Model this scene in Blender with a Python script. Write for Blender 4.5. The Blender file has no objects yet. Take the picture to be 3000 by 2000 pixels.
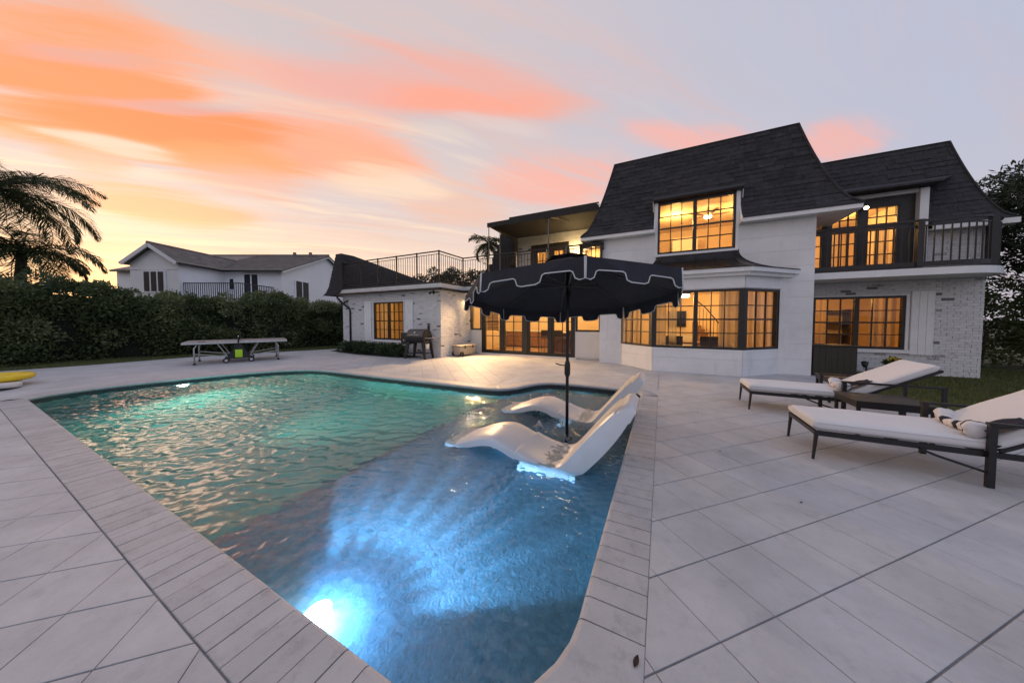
import bpy, math, random
import numpy as np
from mathutils import Matrix, Vector
from mathutils.geometry import tessellate_polygon
random.seed(7); RNG = np.random.default_rng(7)
scene = bpy.context.scene
C = scene.collection

# ------------------------------------------------------------------ camera
YAW = math.radians(26.8); PITCH = math.radians(2.1); CAM_H = 1.5
FH = Vector((-math.sin(YAW), math.cos(YAW), 0)); RT = Vector((math.cos(YAW), math.sin(YAW), 0))
cd = bpy.data.cameras.new('camera'); cam = bpy.data.objects.new('camera', cd); C.objects.link(cam)
cam.location = (0, 0, CAM_H); cam.rotation_euler = (math.radians(90) - PITCH, 0, YAW)
cd.sensor_width = 36; cd.lens = 680 / 2352 * 36; cd.shift_y = -24.07 / 2352
cd.clip_start = 0.05; cd.clip_end = 3000
scene.camera = cam

# ------------------------------------------------------------------ exposure and sampling
vs = scene.view_settings
vs.view_transform = 'Standard'; vs.look = 'None'; vs.exposure = 0.54; vs.gamma = 1.0
scene.render.engine = 'CYCLES'
cy = scene.cycles
cy.use_denoising = True; cy.max_bounces = 7; cy.diffuse_bounces = 3; cy.glossy_bounces = 3
cy.transmission_bounces = 5; cy.transparent_max_bounces = 14; cy.sample_clamp_indirect = 4.0; cy.blur_glossy = 0.6
cy.caustics_reflective = False; cy.caustics_refractive = True

# ------------------------------------------------------------------ sky (world)
SUN_AZ = -RT * 0.80 + FH * 0.60           # towards the afterglow, left of the view
SUN_AZ.normalize()
world = bpy.data.worlds.new('World'); scene.world = world; world.use_nodes = True
wn = world.node_tree.nodes; wl = world.node_tree.links
wn.clear()
def N(tree_nodes, typ, **kw):
    n = tree_nodes.new(typ)
    for k, v in kw.items(): setattr(n, k, v)
    return n
def wmath(op, a, b=None, c=None, clamp=False):
    n = N(wn, 'ShaderNodeMath', operation=op, use_clamp=clamp)
    for i, x in enumerate((a, b, c)):
        if x is None: continue
        if isinstance(x, (int, float)): n.inputs[i].default_value = x
        else: wl.new(x, n.inputs[i])
    return n.outputs[0]
def wdot(a, vec):
    n = N(wn, 'ShaderNodeVectorMath', operation='DOT_PRODUCT'); wl.new(a, n.inputs[0]); n.inputs[1].default_value = vec
    return n.outputs['Value']
def wramp(fac, stops, interp='EASE'):
    n = N(wn, 'ShaderNodeValToRGB'); n.color_ramp.interpolation = interp
    el = n.color_ramp.elements
    while len(el) < len(stops): el.new(0.5)
    for e, (p, c) in zip(el, stops): e.position = p; e.color = (*c, 1)
    wl.new(fac, n.inputs[0]); return n.outputs[0]
def wmix(fac, a, b):
    n = N(wn, 'ShaderNodeMix', data_type='RGBA')
    for i, x in ((0, fac), (6, a), (7, b)):
        if isinstance(x, (int, float)): n.inputs[i].default_value = x
        elif isinstance(x, tuple): n.inputs[i].default_value = (*x, 1)
        else: wl.new(x, n.inputs[i])
    return n.outputs[2]
def wstep(x, lo, hi):
    n = N(wn, 'ShaderNodeMapRange', interpolation_type='SMOOTHSTEP'); wl.new(x, n.inputs[0])
    n.inputs[1].default_value = lo; n.inputs[2].default_value = hi
    return n.outputs[0]
tc = N(wn, 'ShaderNodeTexCoord'); DIR = tc.outputs['Generated']
dz = wdot(DIR, (0, 0, 1)); zpos = wmath('MAXIMUM', dz, 0.0)
ES = RT * 0.907 + FH * 0.42; ET = -RT * 0.42 + FH * 0.907
zc = wmath('ADD', zpos, 0.09)
S0 = wmath('DIVIDE', wdot(DIR, ES), zc); T0 = wmath('DIVIDE', wdot(DIR, ET), zc)
def wvec(x, y, z=0.0):
    n = N(wn, 'ShaderNodeCombineXYZ')
    for i, v in enumerate((x, y, z)):
        if isinstance(v, (int, float)): n.inputs[i].default_value = v
        else: wl.new(v, n.inputs[i])
    return n.outputs[0]
def wnoise(vec, scale, detail=4.0, rough=0.55, dist=0.0):
    n = N(wn, 'ShaderNodeTexNoise'); wl.new(vec, n.inputs['Vector'])
    n.inputs['Scale'].default_value = scale; n.inputs['Detail'].default_value = detail
    n.inputs['Roughness'].default_value = rough; n.inputs['Distortion'].default_value = dist
    return n.outputs[0]
warp = wnoise(wvec(wmath('MULTIPLY', S0, 0.45), T0), 1.1, 3.0)
T1 = wmath('ADD', T0, wmath('MULTIPLY', wmath('SUBTRACT', warp, 0.5), 0.55))
streak = wnoise(wvec(wmath('MULTIPLY', S0, 0.36), wmath('MULTIPLY', T1, 2.8)), 1.3, 9.0, 0.64, 0.45)
fine = wnoise(wvec(wmath('MULTIPLY', S0, 0.6), wmath('MULTIPLY', T1, 5.6), 3.0), 1.2, 9.0, 0.66, 0.3)
az = wmath('DIVIDE', wdot(DIR, tuple(SUN_AZ)), wmath('MAXIMUM', wmath('SQRT', wmath('SUBTRACT', 1.0, wmath('MULTIPLY', dz, dz))), 0.05))
azf = wstep(az, -0.55, 1.0)
ramp_sun = wramp(zpos, [(0.0, (0.90, 0.54, 0.33)), (0.08, (0.90, 0.58, 0.39)), (0.18, (0.83, 0.62, 0.49)), (0.33, (0.68, 0.56, 0.53)), (0.62, (0.56, 0.49, 0.50)), (1.0, (0.46, 0.50, 0.63))])
ramp_far = wramp(zpos, [(0.0, (0.46, 0.43, 0.50)), (0.15, (0.47, 0.46, 0.54)), (0.4, (0.43, 0.455, 0.57)), (1.0, (0.44, 0.48, 0.62))])
ramp_back = wramp(zpos, [(0.0, (0.44, 0.45, 0.58)), (0.2, (0.44, 0.50, 0.68)), (1.0, (0.44, 0.49, 0.64))])
sky = wmix(wstep(az, -0.35, -0.95), ramp_far, ramp_back)
sky.node.inputs[0].links[0].from_node.inputs[1].default_value = -0.95; sky.node.inputs[0].links[0].from_node.inputs[2].default_value = -0.35
sky.node.inputs[0].links[0].from_node.inputs[3].default_value = 1.0; sky.node.inputs[0].links[0].from_node.inputs[4].default_value = 0.0
sky = wmix(azf, sky, ramp_sun)
# high thin cloud everywhere, tinted by how near it is to the afterglow
thin = wmath('MULTIPLY', wstep(streak, 0.42, 0.78), wstep(zpos, 0.0, 0.12))
thin_col = wmix(azf, (0.56, 0.42, 0.44), (0.88, 0.46, 0.29))
sky = wmix(wmath('MULTIPLY', thin, 0.55), sky, thin_col)
lowaz = wmath('MULTIPLY', wmath('POWER', azf, 1.5), wstep(wmath('SUBTRACT', 0.75, zpos), 0.0, 0.35))
wisps = wmath('MULTIPLY', wmath('MULTIPLY', wstep(fine, 0.50, 0.68), wstep(zpos, 0.02, 0.15)), lowaz)
sky = wmix(wmath('MULTIPLY', wisps, 0.5), sky, wmix(azf, (0.50, 0.47, 0.54), (0.62, 0.49, 0.47)))
pale = wnoise(wvec(wmath('MULTIPLY', S0, 0.5), wmath('MULTIPLY', T1, 3.4), 9.0), 1.1, 5.0, 0.6, 0.4)
sky = wmix(wmath('MULTIPLY', wmath('MULTIPLY', wstep(pale, 0.50, 0.66), lowaz), 0.55), sky, wmix(azf, (0.56, 0.53, 0.56), (0.95, 0.74, 0.52)))
# cloud bars: world-space coordinates (s, t) on the cloud layer
def st(px, py):
    d = FH * math.cos(PITCH) + Vector((0, 0, -math.sin(PITCH))) + RT * ((px - 1176) / 680) - (FH * math.sin(PITCH) + Vector((0, 0, math.cos(PITCH)))) * ((py - 759.93) / 680)
    d.normalize(); q = max(d.z, 0) + 0.09
    return d.dot(ES) / q, d.dot(ET) / q
def bar(a, b, width, col, amt, lo=0.36, hi=0.56, tex=None):
    """one cloud bar on the cloud layer, from a to b"""
    global sky
    (s1, t1), (s2, t2) = st(*a), st(*b)
    L = math.hypot(s2 - s1, t2 - t1) / 2 * 1.25
    m = N(wn, 'ShaderNodeMapping', vector_type='TEXTURE'); wl.new(wvec(S0, T1), m.inputs[0])
    m.inputs['Location'].default_value = ((s1 + s2) / 2, (t1 + t2) / 2, 0)
    m.inputs['Rotation'].default_value = (0, 0, math.atan2(t2 - t1, s2 - s1))
    m.inputs['Scale'].default_value = (L, width, 1)
    ln = N(wn, 'ShaderNodeVectorMath', operation='LENGTH'); wl.new(m.outputs[0], ln.inputs[0])
    g = wstep(ln.outputs['Value'], 1.0, 0.15)
    g.node.inputs[1].default_value = 0.15; g.node.inputs[2].default_value = 1.0
    g = wmath('SUBTRACT', 1.0, g)
    dens = wmath('MULTIPLY_ADD', wmath('SUBTRACT', tex or streak, 0.5), 3.0, wmath('MULTIPLY', g, 1.0))
    f = wmath('MULTIPLY', wstep(dens, -0.15, 1.15), wmath('MULTIPLY', g, 1.9, clamp=True))
    sky = wmix(wmath('MULTIPLY', f, amt, clamp=True), sky, col)
ORANGE = (1.0, 0.28, 0.105); HOT = (1.0, 0.31, 0.13); PINK = (0.92, 0.35, 0.23); ROSE = (0.78, 0.40, 0.34); GREY = (0.52, 0.41, 0.43)
bar((-300, 60), (640, 215), 0.42, (0.90, 0.33, 0.14), 1.0)
bar((-300, 235), (880, 385), 0.36, (0.95, 0.34, 0.13), 1.0)
bar((250, 175), (1010, 375), 0.50, (0.92, 0.41, 0.27), 0.85)
bar((-250, 130), (520, 190), 0.20, HOT, 1.1, tex=fine)
bar((-250, 205), (860, 345), 0.20, ORANGE, 1.15, tex=fine)
bar((500, 175), (1400, 262), 0.30, ROSE, 1.0)
bar((760, 236), (1390, 262), 0.14, PINK, 0.9, tex=fine)
bar((600, 330), (1000, 385), 0.36, PINK, 0.9)
bar((60, 330), (330, 400), 0.28, (0.85, 0.45, 0.28), 0.7, tex=fine)
bar((330, 400), (760, 440), 0.40, (0.84, 0.42, 0.28), 0.8)
bar((150, 470), (620, 500), 0.55, (0.95, 0.45, 0.22), 0.8, tex=fine)
bar((1180, 150), (1560, 245), 0.10, (0.58, 0.47, 0.50), 0.7, tex=fine)
bar((980, 290), (1300, 310), 0.10, (0.66, 0.56, 0.54), 0.7, tex=fine)
bar((1060, 405), (1480, 440), 0.45, (0.86, 0.42, 0.34), 0.9, tex=fine)
bar((1370, 302), (1750, 345), 0.17, (0.86, 0.41, 0.34), 0.85, tex=fine)
bar((1810, 295), (1990, 370), 0.26, (0.86, 0.41, 0.34), 0.75, tex=fine)
bar((900, 480), (1200, 470), 0.6, (0.80, 0.48, 0.36), 0.7, tex=fine)
bar((560, 290), (1050, 400), 0.34, (0.92, 0.40, 0.24), 0.9)
bar((700, 410), (1080, 440), 0.30, (0.88, 0.66, 0.48), 0.8, tex=fine)
bar((0, 275), (420, 350), 0.14, (0.80, 0.64, 0.50), 0.9, tex=fine)
bar((100, 215), (640, 262), 0.07, GREY, 0.5, tex=fine)
bar((-100, 85), (420, 140), 0.06, GREY, 0.5, tex=fine)
below = wmath('LESS_THAN', dz, -0.01)
sky = wmix(below, sky, (0.10, 0.09, 0.09))
nish = N(wn, 'ShaderNodeTexSky', sky_type='NISHITA'); nish.sun_disc = False
SUN_EL = math.radians(3.0)
nish.sun_elevation = SUN_EL; nish.sun_rotation = math.atan2(SUN_AZ.x, SUN_AZ.y); nish.air_density = 1.0; nish.dust_density = 2.0
bg1 = N(wn, 'ShaderNodeBackground'); wl.new(sky, bg1.inputs[0]); bg1.inputs[1].default_value = 0.78
bg2 = N(wn, 'ShaderNodeBackground'); wl.new(nish.outputs[0], bg2.inputs[0]); bg2.inputs[1].default_value = 0.015
addw = N(wn, 'ShaderNodeAddShader'); wl.new(bg1.outputs[0], addw.inputs[0]); wl.new(bg2.outputs[0], addw.inputs[1])
wo = N(wn, 'ShaderNodeOutputWorld'); wl.new(addw.outputs[0], wo.inputs[0])
world.cycles.sampling_method = 'MANUAL'; world.cycles.sample_map_resolution = 512

# ------------------------------------------------------------------ sun (soft afterglow)
sd = bpy.data.lights.new('sun', 'SUN'); sun = bpy.data.objects.new('sun', sd); C.objects.link(sun)
sd.energy = 0.3; sd.angle = math.radians(25); sd.color = (1.0, 0.62, 0.42)
sv = SUN_AZ * math.cos(math.radians(11)) + Vector((0, 0, math.sin(math.radians(11))))
sun.rotation_euler = sv.to_track_quat('Z', 'Y').to_euler(); sun.location = (-20, 8, 12)

# ------------------------------------------------------------------ materials
MATS = {}
def mat(name, col, rough=0.6, metal=0.0, spec=0.5, var=0.0, vscale=6.0, col2=None, bump=0.0, bscale=60.0, sheen=0.0, stretch=None, coat=0.0, rnd=0.0):
    """principled material with large-scale colour variation and fine relief"""
    if name in MATS: return MATS[name]
    m = bpy.data.materials.new(name); m.use_nodes = True; MATS[name] = m
    nt = m.node_tree; b = nt.nodes['Principled BSDF']
    b.inputs['Base Color'].default_value = (*col, 1); b.inputs['Roughness'].default_value = rough
    b.inputs['Metallic'].default_value = metal; b.inputs['Specular IOR Level'].default_value = spec
    b.inputs['Coat Weight'].default_value = coat
    g = nt.nodes.new('ShaderNodeNewGeometry'); src = g.outputs['Position']
    if stretch:
        mp = nt.nodes.new('ShaderNodeMapping'); mp.inputs['Scale'].default_value = stretch
        nt.links.new(src, mp.inputs[0]); src = mp.outputs[0]
    if var > 0:
        n = nt.nodes.new('ShaderNodeTexNoise'); n.inputs['Scale'].default_value = vscale; n.inputs['Detail'].default_value = 5
        n.inputs['Roughness'].default_value = 0.65
        nt.links.new(src, n.inputs['Vector'])
        r = nt.nodes.new('ShaderNodeValToRGB'); r.color_ramp.elements[0].position = 0.3; r.color_ramp.elements[1].position = 0.7
        c2 = col2 or tuple(min(1, c * (1 + var)) for c in col); c1 = tuple(c * (1 - var) for c in col)
        r.color_ramp.elements[0].color = (*c1, 1); r.color_ramp.elements[1].color = (*c2, 1)
        nt.links.new(n.outputs[0], r.inputs[0]); nt.links.new(r.outputs[0], b.inputs['Base Color'])
    if rnd > 0:                           # each piece a little lighter or darker than its neighbour
        oi = nt.nodes.new('ShaderNodeObjectInfo'); mr = nt.nodes.new('ShaderNodeMapRange'); mr.inputs[3].default_value = 1 - rnd; mr.inputs[4].default_value = 1 + rnd
        nt.links.new(oi.outputs['Random'], mr.inputs[0]); mu = nt.nodes.new('ShaderNodeVectorMath'); mu.operation = 'SCALE'
        src_ = b.inputs['Base Color'].links[0].from_socket if b.inputs['Base Color'].links else None
        if src_ is not None: nt.links.new(src_, mu.inputs[0])
        else: mu.inputs[0].default_value = col
        nt.links.new(mr.outputs[0], mu.inputs['Scale']); nt.links.new(mu.outputs[0], b.inputs['Base Color'])
    if bump > 0:
        n2 = nt.nodes.new('ShaderNodeTexNoise'); n2.inputs['Scale'].default_value = bscale; n2.inputs['Detail'].default_value = 3
        nt.links.new(src, n2.inputs['Vector'])
        bp = nt.nodes.new('ShaderNodeBump'); bp.inputs['Strength'].default_value = bump; bp.inputs['Distance'].default_value = 0.01
        nt.links.new(n2.outputs[0], bp.inputs['Height']); nt.links.new(bp.outputs[0], b.inputs['Normal'])
    return m
def stain(m, col, lo, hi, scale, stretch=(1, 1, 1)):
    """worn darker patches with a shape of their own"""
    nt = m.node_tree; b = nt.nodes['Principled BSDF']; g = nt.nodes.new('ShaderNodeNewGeometry'); mp = nt.nodes.new('ShaderNodeMapping'); mp.inputs['Scale'].default_value = stretch
    nt.links.new(g.outputs['Position'], mp.inputs[0]); n = nt.nodes.new('ShaderNodeTexNoise'); n.inputs['Scale'].default_value = scale; n.inputs['Detail'].default_value = 8; n.inputs['Roughness'].default_value = 0.72
    nt.links.new(mp.outputs[0], n.inputs['Vector']); r = nt.nodes.new('ShaderNodeMapRange'); r.inputs[1].default_value = lo; r.inputs[2].default_value = hi; nt.links.new(n.outputs[0], r.inputs[0])
    mx = nt.nodes.new('ShaderNodeMix'); mx.data_type = 'RGBA'; mx.blend_type = 'MULTIPLY'; mx.inputs[7].default_value = (*col, 1); nt.links.new(r.outputs[0], mx.inputs[0])
    nt.links.new(b.inputs['Base Color'].links[0].from_socket, mx.inputs[6]); nt.links.new(mx.outputs[2], b.inputs['Base Color'])
def emis(name, col, strength):
    if name in MATS: return MATS[name]
    m = bpy.data.materials.new(name); m.use_nodes = True; MATS[name] = m
    b = m.node_tree.nodes['Principled BSDF']; b.inputs['Base Color'].default_value = (*col, 1)
    b.inputs['Emission Color'].default_value = (*col, 1); b.inputs['Emission Strength'].default_value = strength
    return m
def leafmat(name, dark, light, scale=3.0, trans=0.25):
    if name in MATS: return MATS[name]
    m = bpy.data.materials.new(name); m.use_nodes = True; MATS[name] = m
    nt = m.node_tree; nt.nodes.clear()
    g = nt.nodes.new('ShaderNodeNewGeometry')
    n = nt.nodes.new('ShaderNodeTexNoise'); n.inputs['Scale'].default_value = scale; n.inputs['Detail'].default_value = 6; n.inputs['Roughness'].default_value = 0.75
    nt.links.new(g.outputs['Position'], n.inputs['Vector'])
    r = nt.nodes.new('ShaderNodeValToRGB'); r.color_ramp.elements[0].position = 0.35; r.color_ramp.elements[1].position = 0.68
    r.color_ramp.elements[0].color = (*dark, 1); r.color_ramp.elements[1].color = (*light, 1)
    nt.links.new(n.outputs[0], r.inputs[0])
    p = nt.nodes.new('ShaderNodeBsdfPrincipled'); p.inputs['Roughness'].default_value = 0.45; p.inputs['Specular IOR Level'].default_value = 0.4
    nt.links.new(r.outputs[0], p.inputs['Base Color'])
    t = nt.nodes.new('ShaderNodeBsdfTranslucent'); nt.links.new(r.outputs[0], t.inputs[0])
    mx = nt.nodes.new('ShaderNodeMixShader'); mx.inputs[0].default_value = trans
    nt.links.new(p.outputs[0], mx.inputs[1]); nt.links.new(t.outputs[0], mx.inputs[2])
    o = nt.nodes.new('ShaderNodeOutputMaterial'); nt.links.new(mx.outputs[0], o.inputs[0])
    return m
def glassmat():
    m = bpy.data.materials.new('window_glass'); m.use_nodes = True; nt = m.node_tree; nt.nodes.clear()
    t = nt.nodes.new('ShaderNodeBsdfTransparent'); t.inputs[0].default_value = (0.97, 0.96, 0.94, 1)
    g = nt.nodes.new('ShaderNodeBsdfGlossy'); g.inputs['Roughness'].default_value = 0.02
    fr = nt.nodes.new('ShaderNodeFresnel'); fr.inputs[0].default_value = 1.5
    mx = nt.nodes.new('ShaderNodeMixShader'); nt.links.new(fr.outputs[0], mx.inputs[0])
    nt.links.new(t.outputs[0], mx.inputs[1]); nt.links.new(g.outputs[0], mx.inputs[2])
    o = nt.nodes.new('ShaderNodeOutputMaterial'); nt.links.new(mx.outputs[0], o.inputs[0]); return m
def sheermat(name, col, see=0.25):
    m = bpy.data.materials.new(name); m.use_nodes = True; nt = m.node_tree; nt.nodes.clear(); MATS[name] = m
    d = nt.nodes.new('ShaderNodeBsdfDiffuse'); d.inputs[0].default_value = (*col, 1)
    t = nt.nodes.new('ShaderNodeBsdfTranslucent'); t.inputs[0].default_value = (*col, 1)
    x = nt.nodes.new('ShaderNodeBsdfTransparent')
    m1 = nt.nodes.new('ShaderNodeMixShader'); m1.inputs[0].default_value = 0.55
    nt.links.new(d.outputs[0], m1.inputs[1]); nt.links.new(t.outputs[0], m1.inputs[2])
    m2 = nt.nodes.new('ShaderNodeMixShader'); m2.inputs[0].default_value = see
    nt.links.new(m1.outputs[0], m2.inputs[1]); nt.links.new(x.outputs[0], m2.inputs[2])
    o = nt.nodes.new('ShaderNodeOutputMaterial'); nt.links.new(m2.outputs[0], o.inputs[0]); return m
def brickmat(name, paint, worn):
    """painted brick: face attribute 'wear' says how much bare brick shows"""
    m = bpy.data.materials.new(name); m.use_nodes = True; MATS[name] = m; nt = m.node_tree; b = nt.nodes['Principled BSDF']
    b.inputs['Roughness'].default_value = 0.75
    g = nt.nodes.new('ShaderNodeNewGeometry')
    n = nt.nodes.new('ShaderNodeTexNoise'); n.inputs['Scale'].default_value = 22; n.inputs['Detail'].default_value = 5; n.inputs['Roughness'].default_value = 0.7
    nt.links.new(g.outputs['Position'], n.inputs['Vector'])
    a = nt.nodes.new('ShaderNodeAttribute'); a.attribute_name = 'wear'
    ad = nt.nodes.new('ShaderNodeMath'); ad.operation = 'ADD'; nt.links.new(n.outputs[0], ad.inputs[0]); nt.links.new(a.outputs['Fac'], ad.inputs[1])
    r = nt.nodes.new('ShaderNodeValToRGB'); e = r.color_ramp.elements
    e[0].position = 0.2; e[0].color = (*paint, 1); e[1].position = 0.95; e[1].color = (*worn, 1)
    k = e.new(0.62); k.color = (*[c * 0.86 for c in paint], 1)
    k = e.new(0.74); k.color = (*[0.5 * c + 0.5 * w for c, w in zip(paint, worn)], 1)
    nt.links.new(ad.outputs[0], r.inputs[0]); nt.links.new(r.outputs[0], b.inputs['Base Color'])
    bp = nt.nodes.new('ShaderNodeBump'); bp.inputs['Strength'].default_value = 0.22; bp.inputs['Distance'].default_value = 0.004
    nt.links.new(n.outputs[0], bp.inputs['Height']); nt.links.new(bp.outputs[0], b.inputs['Normal']); return m

WHITE = mat('white_paint', (0.79, 0.80, 0.81), 0.5, var=0.06, vscale=2.0, bump=0.15, bscale=90)
SIDING = mat('white_siding', (0.78, 0.79, 0.805), 0.55, var=0.07, vscale=1.3, bump=0.2, bscale=120)
CREAM = mat('panel_paint', (0.70, 0.685, 0.665), 0.6, var=0.05, vscale=2.0, bump=0.15, bscale=100)
BRONZE = mat('dark_bronze', (0.022, 0.019, 0.017), 0.45, spec=0.5, var=0.25, vscale=9)
BLACK = mat('black_metal', (0.012, 0.012, 0.013), 0.42, spec=0.5, var=0.3, vscale=12)
SHINGLE = mat('shingle', (0.036, 0.036, 0.040), 0.85, spec=0.3, var=0.35, vscale=9.0, bump=0.6, bscale=220, rnd=0.26)
COPPERROOF = mat('bay_roof_metal', (0.03, 0.028, 0.027), 0.32, metal=0.7, var=0.3, vscale=3)
GLASS = glassmat()
BRICKW = brickmat('painted_brick', (0.75, 0.76, 0.775), (0.17, 0.155, 0.15))
stain(WHITE, (0.80, 0.79, 0.77), 0.55, 0.80, 2.2, (2.5, 2.5, 0.5)); stain(SIDING, (0.84, 0.83, 0.81), 0.54, 0.80, 2.0, (2.5, 2.5, 0.45))
MORTAR = mat('painted_mortar', (0.55, 0.55, 0.56), 0.85, var=0.15, vscale=8)
ROOMWALL = mat('room_paint', (0.72, 0.58, 0.38), 0.7, var=0.04, vscale=1)
ROOMFLOOR = mat('room_floor', (0.32, 0.20, 0.10), 0.45, var=0.25, vscale=4, stretch=(1, 8, 1))
CURT = sheermat('curtain_cloth', (0.62, 0.52, 0.40), 0.05); SHEER = sheermat('sheer_cloth', (0.78, 0.68, 0.52), 0.30)
WOOD = mat('warm_wood', (0.22, 0.11, 0.05), 0.45, var=0.3, vscale=5, stretch=(1, 1, 9))
DARKWOOD = mat('dark_wood', (0.035, 0.028, 0.020), 0.5, var=0.3, vscale=5, stretch=(1, 1, 8), bump=0.2, bscale=30)
CONC = mat('deck_concrete', (0.455, 0.462, 0.48), 0.62, var=0.15, vscale=1.6, bump=0.35, bscale=55, rnd=0.03)
COPING = mat('coping_concrete', (0.42, 0.425, 0.44), 0.6, var=0.10, vscale=2.5, bump=0.35, bscale=60, rnd=0.05)
GROUT = mat('joint_grout', (0.25, 0.245, 0.25), 0.9, var=0.35, vscale=3)
stain(CONC, (0.78, 0.78, 0.79), 0.52, 0.78, 7.0); stain(COPING, (0.68, 0.67, 0.67), 0.52, 0.74, 9.0)
PLASTER = mat('pool_plaster', (0.17, 0.42, 0.41), 0.7, var=0.18, vscale=5.0, bump=0.3, bscale=40)
PEBBLE = mat('ledge_pebble', (0.11, 0.235, 0.32), 0.7, var=0.22, vscale=24.0, bump=0.4, bscale=60)
BAND = mat('waterline_tile', (0.035, 0.045, 0.05), 0.3, var=0.3, vscale=10)
GROUND = mat('soil', (0.07, 0.075, 0.04), 0.95, var=0.3, vscale=1.0)
LAWN = mat('lawn_soil', (0.06, 0.075, 0.025), 0.95, var=0.35, vscale=3.0, bump=0.5, bscale=40)
GRASS = leafmat('grass_blade', (0.07, 0.095, 0.025), (0.17, 0.18, 0.06), 4.0)
HEDGE = leafmat('hedge_leaf', (0.05, 0.085, 0.038), (0.20, 0.23, 0.10), 0.8)
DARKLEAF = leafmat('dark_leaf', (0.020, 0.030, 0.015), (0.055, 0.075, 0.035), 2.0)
PALMLEAF = leafmat('palm_leaf', (0.03, 0.048, 0.02), (0.09, 0.115, 0.045), 2.0, 0.35)
SHRUB = leafmat('shrub_leaf', (0.025, 0.05, 0.02), (0.07, 0.11, 0.05), 5.0)
BARK = mat('bark', (0.09, 0.07, 0.055), 0.9, var=0.35, vscale=8, bump=0.8, bscale=25)
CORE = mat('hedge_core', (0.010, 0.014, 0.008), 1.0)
CUSHION = mat('cushion_fabric', (0.68, 0.685, 0.70), 0.85, var=0.04, vscale=3, bump=0.25, bscale=350)
RESIN = mat('lounger_resin', (0.66, 0.68, 0.71), 0.4, var=0.04, vscale=3, bump=0.1, bscale=150)
NAVY = mat('umbrella_cloth', (0.021, 0.021, 0.031), 0.8, var=0.2, vscale=4, bump=0.25, bscale=400)
PIPING = mat('white_piping', (0.62, 0.62, 0.62), 0.6)

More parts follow.
